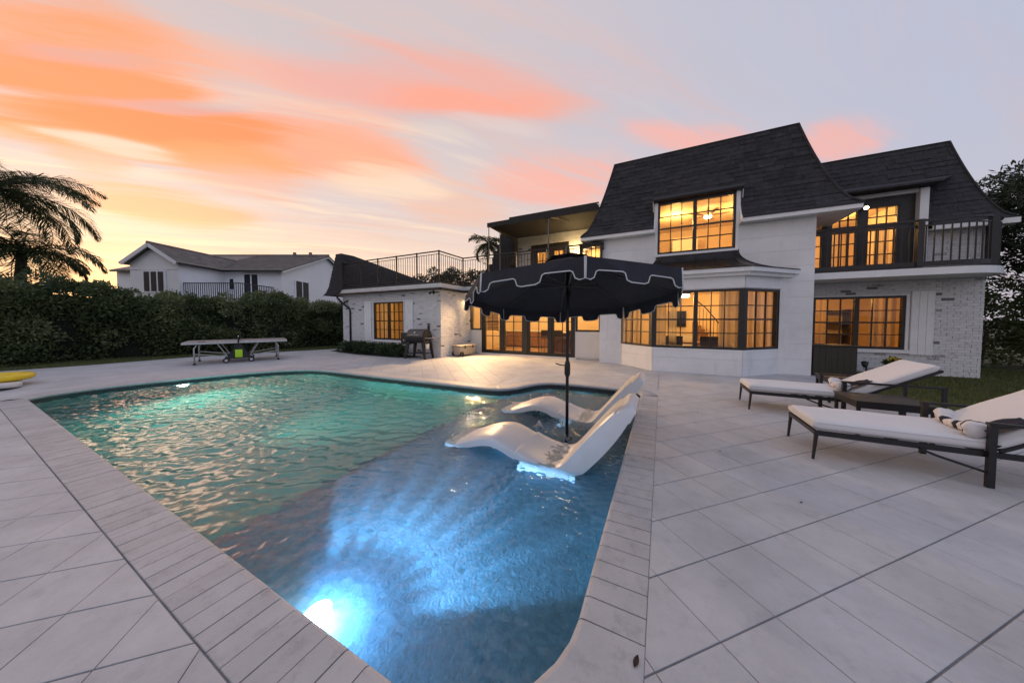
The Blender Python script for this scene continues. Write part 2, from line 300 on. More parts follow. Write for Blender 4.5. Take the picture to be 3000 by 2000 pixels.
# ------------------------------------------------------------------ mesh helpers
WM = {}                                   # world matrices of parents
class MB:
    def __init__(s): s.v = []; s.f = []
    def add(s, vs, fs):
        n = len(s.v); s.v += [tuple(x) for x in vs]; s.f += [tuple(i + n for i in q) for q in fs]; return s
    def hexa(s, p):                       # 8 points: bottom 4 then top 4
        return s.add(p, [(3, 2, 1, 0), (4, 5, 6, 7), (0, 1, 5, 4), (1, 2, 6, 5), (2, 3, 7, 6), (3, 0, 4, 7)])
    def box(s, x0, x1, y0, y1, z0, z1):
        return s.hexa([(x0, y0, z0), (x1, y0, z0), (x1, y1, z0), (x0, y1, z0), (x0, y0, z1), (x1, y0, z1), (x1, y1, z1), (x0, y1, z1)])
    def prism(s, poly, z0, z1):           # poly ccw in xy
        n = len(poly)
        s.add([(x, y, z0) for x, y in poly] + [(x, y, z1) for x, y in poly],
              [tuple(range(n - 1, -1, -1)), tuple(range(n, 2 * n))] + [(i, (i + 1) % n, n + (i + 1) % n, n + i) for i in range(n)])
        return s
    def bar(s, a, b, w, h=None, up=(0, 0, 1)):
        a = Vector(a); b = Vector(b); h = h or w; d = (b - a).normalized(); up = Vector(up)
        if abs(d.dot(up)) > 0.98: up = Vector((1, 0, 0))
        x = d.cross(up).normalized() * w / 2; y = x.cross(d).normalized() * h / 2
        return s.hexa([a - x - y, a + x - y, b + x - y, b - x - y, a - x + y, a + x + y, b + x + y, b - x + y])
    def tube(s, pts, r, n=8, caps=True):
        pts = [Vector(p) for p in pts]; m = len(pts); rs = r if isinstance(r, (list, tuple)) else [r] * m
        ref = None; rings = []
        for i, p in enumerate(pts):
            d = (pts[min(i + 1, m - 1)] - pts[max(i - 1, 0)]).normalized()
            if ref is None:
                ref = Vector((0, 0, 1)) if abs(d.z) < 0.9 else Vector((1, 0, 0))
            x = ref - d * ref.dot(d)
            if x.length < 1e-4: x = d.orthogonal()
            x.normalize(); y = d.cross(x); ref = x
            rings.append([p + (x * math.cos(2 * math.pi * k / n) + y * math.sin(2 * math.pi * k / n)) * rs[i] for k in range(n)])
        vs = [q for g in rings for q in g]; fs = []
        for i in range(m - 1):
            for k in range(n):
                fs.append((i * n + k, i * n + (k + 1) % n, (i + 1) * n + (k + 1) % n, (i + 1) * n + k))
        if caps: fs += [tuple(range(n - 1, -1, -1)), tuple(range((m - 1) * n, m * n))]
        return s.add(vs, fs)
    def lathe(s, c, prof, n=16, axis=(0, 0, 1)):
        q = Vector((0, 0, 1)).rotation_difference(Vector(axis)).to_matrix(); c = Vector(c)
        vs = [c + q @ Vector((r * math.cos(2 * math.pi * k / n), r * math.sin(2 * math.pi * k / n), z)) for r, z in prof for k in range(n)]
        fs = [(i * n + k, i * n + (k + 1) % n, (i + 1) * n + (k + 1) % n, (i + 1) * n + k) for i in range(len(prof) - 1) for k in range(n)]
        return s.add(vs, fs)
    def grid(s, pts, nu, nv):             # pts[nu][nv] rows
        vs = [p for row in pts for p in row]
        return s.add(vs, [(i * nv + j, i * nv + j + 1, (i + 1) * nv + j + 1, (i + 1) * nv + j) for i in range(nu - 1) for j in range(nv - 1)])
    def shell(s, pts, nu, nv, thick):     # closed shell below a grid (thickness along -normal given as vector fn)
        n = len(s.v)
        top = [Vector(p) for row in pts for p in row]; bot = [thick(p) for p in top]
        fs = [(i * nv + j, i * nv + j + 1, (i + 1) * nv + j + 1, (i + 1) * nv + j) for i in range(nu - 1) for j in range(nv - 1)]
        m = nu * nv
        fb = [tuple(m + k for k in reversed(q)) for q in fs]
        rim = [(i, 0) for i in range(nu)] + [(nu - 1, j) for j in range(1, nv)] + [(i, nv - 1) for i in range(nu - 2, -1, -1)] + [(0, j) for j in range(nv - 2, 0, -1)]
        ids = [i * nv + j for i, j in rim]
        fr = [(ids[k], ids[(k + 1) % len(ids)], m + ids[(k + 1) % len(ids)], m + ids[k]) for k in range(len(ids))]
        return s.add(top + bot, fs + fb + fr)
    def build(s, name, material, parent=None, smooth=False, local=False, bevel=0.0, fix=True):
        me = bpy.data.meshes.new(name); me.from_pydata(s.v, [], s.f); me.update()
        if fix:
            import bmesh
            bm = bmesh.new(); bm.from_mesh(me); bmesh.ops.recalc_face_normals(bm, faces=bm.faces); bm.to_mesh(me); bm.free()
        if smooth:
            me.polygons.foreach_set('use_smooth', [True] * len(me.polygons))
        if material: me.materials.append(material)
        o = bpy.data.objects.new(name, me); C.objects.link(o)
        if parent is not None:
            o.parent = parent
            if not local: o.matrix_parent_inverse = WM[parent.name].inverted()
        WM[o.name] = Matrix() if not local else WM.get(parent.name, Matrix()) if parent else Matrix()
        if bevel:
            b = o.modifiers.new('bevel', 'BEVEL'); b.width = bevel; b.segments = 3; b.limit_method = 'ANGLE'
            me.polygons.foreach_set('use_smooth', [True] * len(me.polygons))
        return o
def each(mb, name, material, parent, **kw):   # one object for each loose piece
    par = list(range(len(mb.v)))
    def root(i):
        while par[i] != i: par[i] = par[par[i]]; i = par[i]
        return i
    for f in mb.f:
        for i in f[1:]: par[root(i)] = root(f[0])
    groups = {}
    for f in mb.f: groups.setdefault(root(f[0]), []).append(f)
    out = []
    for fs in groups.values():
        ids = sorted({i for f in fs for i in f}); ix = {i: k for k, i in enumerate(ids)}; q = MB()
        q.add([mb.v[i] for i in ids], [tuple(ix[i] for i in f) for f in fs]); out.append(q.build(name, material, parent, **kw))
    return out
def put(name, me, parent):                # another object sharing mesh data (local under its parent)
    o = bpy.data.objects.new(name, me); C.objects.link(o); o.parent = parent; return o
def tag(o, label=None, cat=None, group=None, kind=None):
    if label: o['label'] = label
    if cat: o['category'] = cat
    if group: o['group'] = group
    if kind: o['kind'] = kind
    return o
def thing(name, label, cat, loc=(0, 0, 0), rz=0.0, group=None):
    o = bpy.data.objects.new(name, None); C.objects.link(o); o.location = loc; o.rotation_euler = (0, 0, rz); o.empty_display_size = 0.2
    WM[o.name] = Matrix.Translation(loc) @ Matrix.Rotation(rz, 4, 'Z')
    return tag(o, label, cat, group)
def part_empty(name, parent):
    o = bpy.data.objects.new(name, None); C.objects.link(o); o.parent = parent; o.matrix_parent_inverse = WM[parent.name].inverted()
    WM[o.name] = Matrix(); return o
def struct(o): o['kind'] = 'structure'; return o
class Fr:                                 # wall frame: u along the wall, n outward, z up
    def __init__(s, o, u): s.o = Vector((o[0], o[1], 0)); s.u = Vector((u[0], u[1], 0)).normalized(); s.n = Vector((s.u.y, -s.u.x, 0))
    def p(s, u, n, z): return s.o + s.u * u + s.n * n + Vector((0, 0, z))
    def box(s, mb, u0, u1, n0, n1, z0, z1):
        return mb.hexa([s.p(u0, n1, z0), s.p(u1, n1, z0), s.p(u1, n0, z0), s.p(u0, n0, z0), s.p(u0, n1, z1), s.p(u1, n1, z1), s.p(u1, n0, z1), s.p(u0, n0, z1)])
def cells(u0, u1, z0, z1, holes):         # rectangles of a wall minus its openings
    us = sorted({u0, u1, *[min(max(h[k], u0), u1) for h in holes for k in (0, 1)]}); out = []
    for a, b in zip(us, us[1:]):
        if b - a < 1e-4: continue
        m = (a + b) / 2; cuts = sorted([(h[2], h[3]) for h in holes if h[0] < m < h[1]]); z = z0
        for c, d in cuts:
            if c > z: out.append((a, b, z, min(c, z1)))
            z = max(z, d)
        if z < z1: out.append((a, b, z, z1))
    return out
def spans(a, b, holes):                   # interval minus intervals
    out = []; x = a
    for c, d in sorted(holes):
        if d <= a or c >= b: continue
        if c > x: out.append((x, c))
        x = max(x, d)
    if x < b: out.append((x, b))
    return out
def quads(name, P, material, parent=None, local=False, smooth=False):
    """P: (n,4,3) array of quads -> one mesh"""
    n = len(P); me = bpy.data.meshes.new(name)
    me.vertices.add(n * 4); me.vertices.foreach_set('co', P.reshape(-1).astype(np.float32))
    me.loops.add(n * 4); me.loops.foreach_set('vertex_index', np.arange(n * 4, dtype=np.int32))
    me.polygons.add(n); me.polygons.foreach_set('loop_start', np.arange(0, n * 4, 4, dtype=np.int32))
    me.update(calc_edges=True); me.validate()
    me.materials.append(material)
    o = bpy.data.objects.new(name, me); C.objects.link(o)
    if parent is not None:
        o.parent = parent
        if not local: o.matrix_parent_inverse = WM[parent.name].inverted()
    return o
def leaf_quads(c, ln, wd, nrm=None, spread=1.0, rng=RNG):
    """leaf rhombs at points c"""
    n = len(c); d = rng.normal(size=(n, 3)); d /= np.linalg.norm(d, axis=1)[:, None]
    if nrm is not None:
        d = d * spread + nrm; d /= np.linalg.norm(d, axis=1)[:, None]
    w = np.cross(d, rng.normal(size=(n, 3))); w /= np.linalg.norm(w, axis=1)[:, None] + 1e-9
    L = (ln * rng.uniform(0.6, 1.3, n))[:, None]; W = (wd * rng.uniform(0.7, 1.3, n))[:, None]
    return np.stack([c, c + d * L * 0.5 + w * W * 0.5, c + d * L, c + d * L * 0.5 - w * W * 0.5], axis=1)

# ================================================================== GROUND, DECK AND POOL
def sheet(name, loops, z, material, parent=None):
    vs = [Vector((x, y, z)) for lp in loops for x, y in lp]
    tr = tessellate_polygon([[Vector((x, y, 0)) for x, y in lp] for lp in loops])
    mb = MB(); mb.add(vs, [tuple(t) for t in tr])
    o = mb.build(name, material, parent, fix=False)
    me = o.data
    if len(me.polygons) and me.polygons[0].normal.z < 0: me.flip_normals()
    return o
def smooth_path(pts, n=6):                # Catmull-Rom through points
    out = []; m = len(pts)
    for i in range(m - 1):
        p0 = Vector(pts[max(i - 1, 0)]); p1 = Vector(pts[i]); p2 = Vector(pts[i + 1]); p3 = Vector(pts[min(i + 2, m - 1)])
        for k in range(n):
            t = k / n
            out.append(0.5 * ((2 * p1) + (-p0 + p2) * t + (2 * p0 - 5 * p1 + 4 * p2 - p3) * t * t + (-p0 + 3 * p1 - 3 * p2 + p3) * t ** 3))
    out.append(Vector(pts[-1])); return out
WATER_Z = -0.12
XR, YN = -0.33, 0.81                      # inner pool edges: right and near
arc = [(-0.95 + 0.62 * math.sin(math.radians(90 * k / 8)), 1.44 - 0.63 * math.cos(math.radians(90 * k / 8))) for k in range(9)]
far_pts = [(XR, 6.45), (-0.42, 6.68), (-0.75, 6.80), (-1.5, 6.83), (-2.2, 6.78), (-2.55, 6.58), (-2.74, 6.25), (-2.9, 5.88), (-3.15, 5.63), (-3.55, 5.55),
           (-5.2, 5.47), (-7.2, 5.40), (-8.6, 5.38), (-9.45, 5.25), (-10.05, 4.88), (-10.45, 4.35), (-10.85, 3.5), (-11.15, 2.4), (-11.2, 1.6), (-11.05, 1.05), (-10.85, YN)]
far_path = [tuple(p[:2]) for p in smooth_path([(x, y, 0) for x, y in far_pts], 5)]
pool = [(-10.85, YN)] + arc[:-1] + [arc[-1]] + far_path[:-1]
# ground sheet to the horizon with the pool cut out of it
G0 = 1500
ground = struct(sheet('ground', [[(-G0, -G0), (G0, -G0), (G0, G0), (-G0, G0)], [(-11.8, 0.45), (-11.8, 7.2), (0.0, 7.2), (0.0, 0.45)]], -0.05, GROUND))
deck_edge = [(-17.2, -5), (9.5, -5), (9.5, 6.35), (6.0, 6.5), (4.7, 6.75), (4.05, 7.2), (3.85, 7.9), (3.85, 12.0), (-14.2, 12.0), (-15.0, 9.9), (-16.3, 7.0), (-17.0, 4.6), (-17.0, 2.4), (-17.3, 0.8)]
outer_pool = [(x, y) for x, y in pool]
def off(path, d):                         # offset an open path to its right-hand side by d
    out = []
    for i, p in enumerate(path):
        a = Vector(path[max(i - 1, 0)]); b = Vector(path[min(i + 1, len(path) - 1)]); t = (b - a).normalized()
        out.append((p[0] + t.y * d, p[1] - t.x * d))
    return out
far_out = off(far_path, 0.27)
hole = [(-11.0, 0.6), (-0.15, 0.6)] + [(-0.15, 6.5)] + off(far_path, 0.12)[1:-1] + [(-11.1, 0.75)]
deck = struct(sheet('deck', [deck_edge, hole], -0.012, CONC))
mbs = MB()
for i in range(len(deck_edge)):           # visible slab edge where the deck meets the lawn
    a = deck_edge[i]; b = deck_edge[(i + 1) % len(deck_edge)]
    mbs.add([(a[0], a[1], -0.05), (b[0], b[1], -0.05), (b[0], b[1], -0.012), (a[0], a[1], -0.012)], [(0, 1, 2, 3)])
mbs.build('deck_edge', CONC, deck, fix=False)
REG = [(-0.045, 3.84, -4.6, 11.2), (3.84, 9.4, -4.6, 6.3), (-14.0, -0.04, -4.6, 0.5185), (-9.4, -0.045, 7.15, 11.2), (-9.4, -3.45, 5.86, 7.15)]
gb = MB()
for x0, x1, y0, y1 in REG: gb.add([(x0, y0, -0.008), (x1, y0, -0.008), (x1, y1, -0.008), (x0, y1, -0.008)], [(0, 1, 2, 3)])
gb.build('joint_bed', GROUT, deck, fix=False)
in_far = off(far_path, 0.2)
plain = [(-0.042, 6.5), (-0.042, 7.148), (-3.448, 7.148), (-3.448, 5.858), (-9.402, 5.858), (-9.402, 11.2), (-9.402, 11.9), (-14.2, 11.9), (-15.0, 9.9), (-16.3, 7.0), (-17.0, 4.6), (-17.0, 2.4), (-17.3, 0.8), (-17.25, 0.5205), (-10.9, 0.5205)] + [p for p in reversed(in_far)][:-1]
sheet('deck_slab', [plain], -0.0015, CONC, deck)
sheet('deck_slab', [[(-17.2, -4.9), (-14.002, -4.9), (-14.002, 0.5205), (-17.24, 0.5205)]], -0.0015, CONC, deck)
def clip(poly, x0, x1, y0, y1):
    for ax, lim, sg in ((0, x0, 1), (0, x1, -1), (1, y0, 1), (1, y1, -1)):
        out = []
        for i in range(len(poly)):
            a = poly[i]; b = poly[(i + 1) % len(poly)]; da = (a[ax] - lim) * sg; db = (b[ax] - lim) * sg
            if da >= 0: out.append(a)
            if da * db < 0:
                t = da / (da - db); out.append((a[0] + (b[0] - a[0]) * t, a[1] + (b[1] - a[1]) * t))
        poly = out
        if len(poly) < 3: return []
    return poly
def area(p): return abs(sum(p[i][0] * p[(i + 1) % len(p)][1] - p[(i + 1) % len(p)][0] * p[i][1] for i in range(len(p)))) / 2
TS = 0.3815; q2 = math.sqrt(0.5); tiles = []
for i in range(-60, 60):
    for j in range(-60, 60):
        a0, a1 = i * TS + 0.0024, (i + 1) * TS - 0.0024     # across the faint joints
        b0, b1 = j * TS + 0.0042, (j + 1) * TS - 0.0042   # across the bold joints
        # bold joints run along (1,1) through (0,1.35): b measures (y - x), a measures (x + y)
        sq = [((a - b) * q2, (a + b) * q2 + 1.355) for a, b in ((a0, b0), (a1, b0), (a1, b1), (a0, b1))]
        cxm = sum(p[0] for p in sq) / 4; cym = sum(p[1] for p in sq) / 4
        if cxm < -14.5 or cxm > 9.9 or cym < -5 or cym > 11.6: continue
        for r in REG:
            c = clip(sq, r[0] + 0.004, r[1] - 0.004, r[2], r[3] - 0.004)
            if c and area(c) > 0.0003: tiles.append((c, cxm, cym))
def tile_rank(t):
    v = Vector((t[1], t[2], 0)); d = v.dot(FH); a = v.dot(RT)
    if d < 0.6 or abs(a / d) > 1.85 or 1.5 / d > 1.25: return 1e6
    return d * d / max(area(t[0]), 0.01)
tiles.sort(key=tile_rank)
rest = MB()
for k, (c, _, _) in enumerate(tiles):
    mb = MB() if k < 300 else rest
    n = len(c); z = [random.uniform(-0.0012, 0.0008) for _ in c]
    cc = (sum(p[0] for p in c) / n, sum(p[1] for p in c) / n)
    ins = [(p[0] + (cc[0] - p[0]) * 0.012, p[1] + (cc[1] - p[1]) * 0.012) for p in c]
    mb.add([(p[0], p[1], -0.008) for p in c] + [(p[0], p[1], z[i] - 0.002) for i, p in enumerate(c)] + [(p[0], p[1], z[i]) for i, p in enumerate(ins)],
           [(i, (i + 1) % n, n + (i + 1) % n, n + i) for i in range(n)] + [(n + i, n + (i + 1) % n, 2 * n + (i + 1) % n, 2 * n + i) for i in range(n)] + [tuple(range(2 * n, 3 * n))])
    if k < 300: mb.build('tile', CONC, deck, fix=False)
tag(rest.build('tile_field', CONC, deck, fix=False), kind='stuff')

# ---- coping
arc_o = off(arc, 0.012)
arc_o[0] = (-0.95, YN - 0.012); arc_o[-1] = (XR + 0.012, 1.44)
coping = struct(MB().prism(arc_o + [(-0.043, 1.442), (-0.043, 0.523), (-0.95, 0.523)], -0.06, 0.0).build('pool_coping', COPING))
BN = [(-0.004, -0.06), (-0.02, -0.045), (-0.024, -0.03), (-0.02, -0.014), (-0.006, -0.003), (0.012, 0.0), (0.284, 0.0), (0.287, -0.004), (0.287, -0.06)]
rows = []
for i, p in enumerate(arc):
    a = Vector(arc[max(i - 1, 0)]); b = Vector(arc[min(i + 1, len(arc) - 1)]); t = (b - a).normalized(); rows.append([(p[0] + t.y * bb, p[1] - t.x * bb, z) for bb, z in BN[:6]])
mb = MB(); mb.grid(rows, len(rows), 6); mb.build('corner_lip', COPING, coping, smooth=True)
def coping_brick(o, u, n, L):             # o on the pool edge, u along it, n away from the water
    mb = MB(); m = len(BN); dz_ = random.uniform(-0.0015, 0.0015)
    vs = [(o[0] + u[0] * a + n[0] * b, o[1] + u[1] * a + n[1] * b, z + dz_) for a in (0.0035, L - 0.0035) for b, z in BN]
    mb.add(vs, [tuple(range(m)), tuple(range(2 * m - 1, m - 1, -1))] + [(i, (i + 1) % m, m + (i + 1) % m, m + i) for i in range(m)])
    return mb.build('coping_brick', COPING, coping)
x = -10.85
while x < -0.96:
    L = min(0.139, -0.95 - x); coping_brick((x, YN), (1, 0), (0, -1), L); x += 0.139
y = 1.445
while y < 6.44:
    L = min(0.137, 6.45 - y); coping_brick((XR, y), (0, 1), (1, 0), L); y += 0.137
mb = MB(); rows = []
inn = far_path
for i, p in enumerate(inn):
    a = Vector(inn[max(i - 1, 0)]); b = Vector(inn[min(i + 1, len(inn) - 1)]); t = (b - a).normalized(); nrm = Vector((t.y, -t.x))
    rows.append([(p[0] + nrm.x * bb, p[1] + nrm.y * bb, z) for bb, z in BN])
mb.grid(rows, len(rows), len(BN)); mb.build('curved_coping', COPING, coping, smooth=True)
gb = MB(); gb.add([(-10.9, 0.515, -0.01), (-0.94, 0.515, -0.01), (-0.94, 0.8, -0.01), (-10.9, 0.8, -0.01)], [(0, 1, 2, 3)])
gb.add([(-0.32, 1.44, -0.01), (-0.05, 1.44, -0.01), (-0.05, 6.5, -0.01), (-0.32, 6.5, -0.01)], [(0, 1, 2, 3)]); gb.build('mortar_bed', GROUT, coping, fix=False)

# ---- basin: walls, waterline band, deep floor, shallow ledge
DEEP, LEDGE, XL = -1.55, -0.44, -3.12
mb = MB(); n = len(pool)
for i in range(n):
    a, b = pool[i], pool[(i + 1) % n]
    mb.add([(a[0], a[1], DEEP), (b[0], b[1], DEEP), (b[0], b[1], -0.03), (a[0], a[1], -0.03)], [(0, 1, 2, 3)])
basin = struct(mb.build('pool_basin', PLASTER, fix=False))
mb = MB()
inner = off(pool, -0.005)
for i in range(n):
    a, b = inner[i], inner[(i + 1) % n]
    mb.add([(a[0], a[1], -0.26), (b[0], b[1], -0.26), (b[0], b[1], -0.05), (a[0], a[1], -0.05)], [(0, 1, 2, 3)])
mb.build('waterline_band', BAND, basin, fix=False)
sheet('pool_floor', [pool], DEEP, PLASTER, basin)
MB().box(XL, -0.25, 0.7, 6.95, DEEP - 0.05, LEDGE).build('tanning_ledge', PEBBLE, basin)
MB().box(XL - 0.32, XL - 0.002, 0.7, 5.9, DEEP - 0.05, LEDGE - 0.32).build('entry_step', PEBBLE, basin)

# ---- water surface: real waves
nx, ny = 720, 400
gx = np.linspace(-11.5, -0.22, nx); gy = np.linspace(0.72, 6.98, ny); GX, GY = np.meshgrid(gx, gy, indexing='ij')
H = np.zeros_like(GX); rw = np.random.default_rng(3)
for k in range(90):
    lam = 0.07 * (0.34 / 0.07) ** rw.uniform(0, 1); th = rw.normal(math.radians(112), 0.45); ph = rw.uniform(0, 6.28); kk = 2 * math.pi / lam
    H += 0.00150 * (lam / 0.5) ** 1.0 * np.sin(kk * (math.cos(th) * GX + math.sin(th) * GY) + ph)
amp = np.clip(0.40 + 0.80 * (-2.0 - GX) / 3.0, 0.22, 1.15)
H = H * amp * 1.25
# bubbler ripples on the ledge
rb = np.hypot(GX + 1.62, GY - 4.12)
H += 0.006 * np.sin(rb * 2 * math.pi / 0.11) * np.exp(-rb / 0.8) + 0.05 * np.exp(-(rb / 0.07) ** 2)
for k in range(46):
    lam = rw.uniform(0.055, 0.13); th = rw.uniform(0, 6.28); ph = rw.uniform(0, 6.28); kk = 2 * math.pi / lam
    H += 0.0017 * np.clip((GX + 3.4) / 1.2, 0, 1) * np.clip((GY - 2.2) / 1.6, 0.18, 1) * np.sin(kk * (math.cos(th) * GX + math.sin(th) * GY) + ph)
me = bpy.data.meshes.new('pool_water')
V = np.stack([GX, GY, H + WATER_Z], axis=-1).reshape(-1, 3).astype(np.float32)
I = np.arange(nx * ny).reshape(nx, ny)
Q = np.stack([I[:-1, :-1], I[1:, :-1], I[1:, 1:], I[:-1, 1:]], axis=-1).reshape(-1, 4).astype(np.int32)
me.vertices.add(len(V)); me.vertices.foreach_set('co', V.reshape(-1))
me.loops.add(Q.size); me.loops.foreach_set('vertex_index', Q.reshape(-1))
me.polygons.add(len(Q)); me.polygons.foreach_set('loop_start', np.arange(0, Q.size, 4, dtype=np.int32))
me.update(calc_edges=True); me.polygons.foreach_set('use_smooth', np.ones(len(Q), dtype=bool))
wm_ = bpy.data.materials.new('water'); wm_.use_nodes = True; nt = wm_.node_tree; b = nt.nodes['Principled BSDF']
b.inputs['Base Color'].default_value = (0.86, 0.97, 0.98, 1); b.inputs['Roughness'].default_value = 0.01; b.inputs['IOR'].default_value = 1.40; b.inputs['Transmission Weight'].default_value = 1.0
g = nt.nodes.new('ShaderNodeNewGeometry'); n1 = nt.nodes.new('ShaderNodeTexNoise'); n1.inputs['Scale'].default_value = 26; n1.inputs['Detail'].default_value = 4
nt.links.new(g.outputs['Position'], n1.inputs['Vector'])
bp = nt.nodes.new('ShaderNodeBump'); bp.inputs['Strength'].default_value = 0.35; bp.inputs['Distance'].default_value = 0.006
nt.links.new(n1.outputs[0], bp.inputs['Height']); nt.links.new(bp.outputs[0], b.inputs['Normal'])
me.materials.append(wm_)
water = struct(bpy.data.objects.new('pool_water', me)); C.objects.link(water)

# ---- underwater lights
def light(kind, name, loc, energy, col, aim=None, radius=0.1, spot=120, blend=0.6):
    ld = bpy.data.lights.new(name, kind); lo = bpy.data.objects.new(name, ld); C.objects.link(lo); lo.location = loc
    ld.energy = energy; ld.color = col; ld.shadow_soft_size = radius
    if kind == 'SPOT': ld.spot_size = math.radians(spot); ld.spot_blend = blend
    if aim: lo.rotation_euler = (Vector(loc) - Vector(aim)).to_track_quat('Z', 'Y').to_euler()
    return lo
LED = emis('pool_led', (0.75, 0.88, 1.0), 2.5); LEDG = emis('pool_led_green', (0.85, 1.0, 0.85), 8.0)
def pool_lamp(c, ax, m, label, col, energy, reach, spot):
    t = thing('pool_light', label, 'pool light', c, 0, 'underwater pool lights'); ax = Vector(ax)
    mb = MB(); mb.lathe(c, [(0.13, -0.02), (0.13, 0.02), (0.115, 0.035), (0.10, 0.035)], 20, ax); mb.build('trim_ring', mat('steel', (0.55, 0.55, 0.56), 0.3, 1.0), t, smooth=True)
    mb = MB(); mb.lathe(c, [(0.10, 0.03), (0.08, 0.055), (0.045, 0.07), (0.0, 0.075)], 20, ax); mb.build('lens', m, t, smooth=True)
    p = Vector(c) + ax * 0.12
    if isinstance(spot, tuple):           # led array: a fan of narrow beams
        for a_ in spot:
            d_ = Vector((math.sin(math.radians(a_)), math.cos(math.radians(a_)), -0.11)); light('SPOT', 'pool_light_beam', p, energy, col, p + d_, 0.035, 22, 0.8)
        if ax.y > 0 and c[0] > -3: light('SPOT', 'pool_light_wash', p, 22, (0.10, 0.45, 1.0), p + Vector((0.4, 1.5, -0.12)), 0.06, 168, 0.4)
        if ax.y > 0 and c[0] > -3: light('POINT', 'pool_light_glow', Vector(c) + ax * 0.17 + Vector((0, 0, -0.05)), 8.0, (0.70, 0.85, 1.0), radius=0.08)
    else: light('SPOT', 'pool_light_beam', p, energy, col, p + Vector(reach), 0.06, spot, 0.8)
pool_lamp((-1.78, YN + 0.004, -0.27), (0, 1, 0), LED, 'round white underwater light glowing under the near coping of the shallow ledge', (0.30, 0.62, 1.0), 260, (0.35, 1.8, -0.10), (-44, -30, -17, -5, 7, 19, 32, 46))
pool_lamp((-11.02, 2.95, -0.42), (1, 0, 0), LEDG, 'round underwater light on the far left end wall of the deep water', (0.15, 1.0, 0.74), 120, (3, 0.5, -0.35), 165)
pool_lamp((-6.6, YN + 0.004, -0.55), (0, 1, 0), LEDG, 'unseen underwater light added in the near wall to make the deep water glow', (0.15, 1.0, 0.74), 230, (0.8, 3, -0.12), 62)  # unseen lamp, added as a source for the deep water's green glow

# ================================================================== THE HOUSE
house = thing('house', 'two storey white house with dark shingled mansard roofs and amber lit windows', 'house', (0.8, 10.7, 0))
FRONT = Fr((0, 10.75), (1, 0))
def wall(name, fr, u0, u1, z0, z1, holes, m, thick=0.14, parent=house):
    mb = MB()
    for a, b, c, d in cells(u0, u1, z0, z1, holes): fr.box(mb, a, b, -thick, 0, c, d)
    return mb.build(name, m, parent)
def siding(fr, u0, u1, z0, z1, holes, parent, h=0.425, zref=0.0):
    """horizontal boards with open joints in front of a wall, each a piece"""
    k = math.floor((z0 - zref) / h)
    while zref + k * h < z1 - 1e-3:
        a = max(z0, zref + k * h) + 0.002; b = min(z1, zref + (k + 1) * h) - 0.002; k += 1
        zs = sorted({a, b, *[min(max(z, a), b) for hh in holes for z in hh[2:4]]})
        for za, zb in zip(zs, zs[1:]):
            if zb - za < 0.012: continue
            zm = (za + zb) / 2
            for ua, ub in spans(u0, u1, [(hh[0], hh[1]) for hh in holes if hh[2] < zm < hh[3]]):
                if ub - ua < 0.01: continue
                mb = MB(); fr.box(mb, ua, ub, 0.001, 0.019, za, zb); mb.build('siding_board', SIDING, parent, fix=False)
def window(fr, u0, u1, z0, z1, units, cols, rows, parent=house, fm=None, name='window', hung=True, depth=0.09, n=0.0, fw=0.065, mw=0.10, bar=0.027, jitter=True):
    """framed window: outer frame and mullions are the part; panes and glazing bars its pieces"""
    fm = fm or BRONZE; mb = MB(); n0, n1 = n - depth, n + 0.012
    fr.box(mb, u0, u1, n0, n1, z0, z0 + fw); fr.box(mb, u0, u1, n0, n1, z1 - fw, z1)
    fr.box(mb, u0, u0 + fw, n0, n1, z0 + fw, z1 - fw); fr.box(mb, u1 - fw, u1, n0, n1, z0 + fw, z1 - fw)
    U = (u1 - u0 - 2 * fw - (units - 1) * mw) / units
    for k in range(1, units):
        a = u0 + fw + k * U + (k - 1) * mw; fr.box(mb, a, a + mw, n0, n1, z0 + fw, z1 - fw)
    w = mb.build(name, fm, parent)
    for k in range(units):
        a = u0 + fw + k * (U + mw); b = a + U; c = z0 + fw; d = z1 - fw
        gb = MB(); nb0, nb1 = n - 0.055, n - 0.02
        for i in range(1, cols): x = a + (b - a) * i / cols; fr.box(gb, x - bar / 2, x + bar / 2, nb0, nb1, c, d)
        for j in range(1, rows):
            z = c + (d - c) * j / rows; t = 0.045 if hung and j * 2 == rows else bar
            fr.box(gb, a, b, nb0 - 0.004, nb1 + 0.004, z - t / 2, z + t / 2)
        gb.build('glazing_bar', fm, w, fix=False)
        for i in range(cols):
            for j in range(rows):
                x0 = a + (b - a) * i / cols; x1 = a + (b - a) * (i + 1) / cols; y0 = c + (d - c) * j / rows; y1 = c + (d - c) * (j + 1) / rows
                s = [random.uniform(-0.0016, 0.0016) for _ in range(4)]; nn = n - 0.038
                MB().add([fr.p(x0, nn + s[0], y0), fr.p(x1, nn + s[1], y0), fr.p(x1, nn + s[2], y1), fr.p(x0, nn + s[0] - s[1] + s[2], y1)], [(0, 1, 2, 3)]).build('pane', GLASS, w, fix=False)
    return w
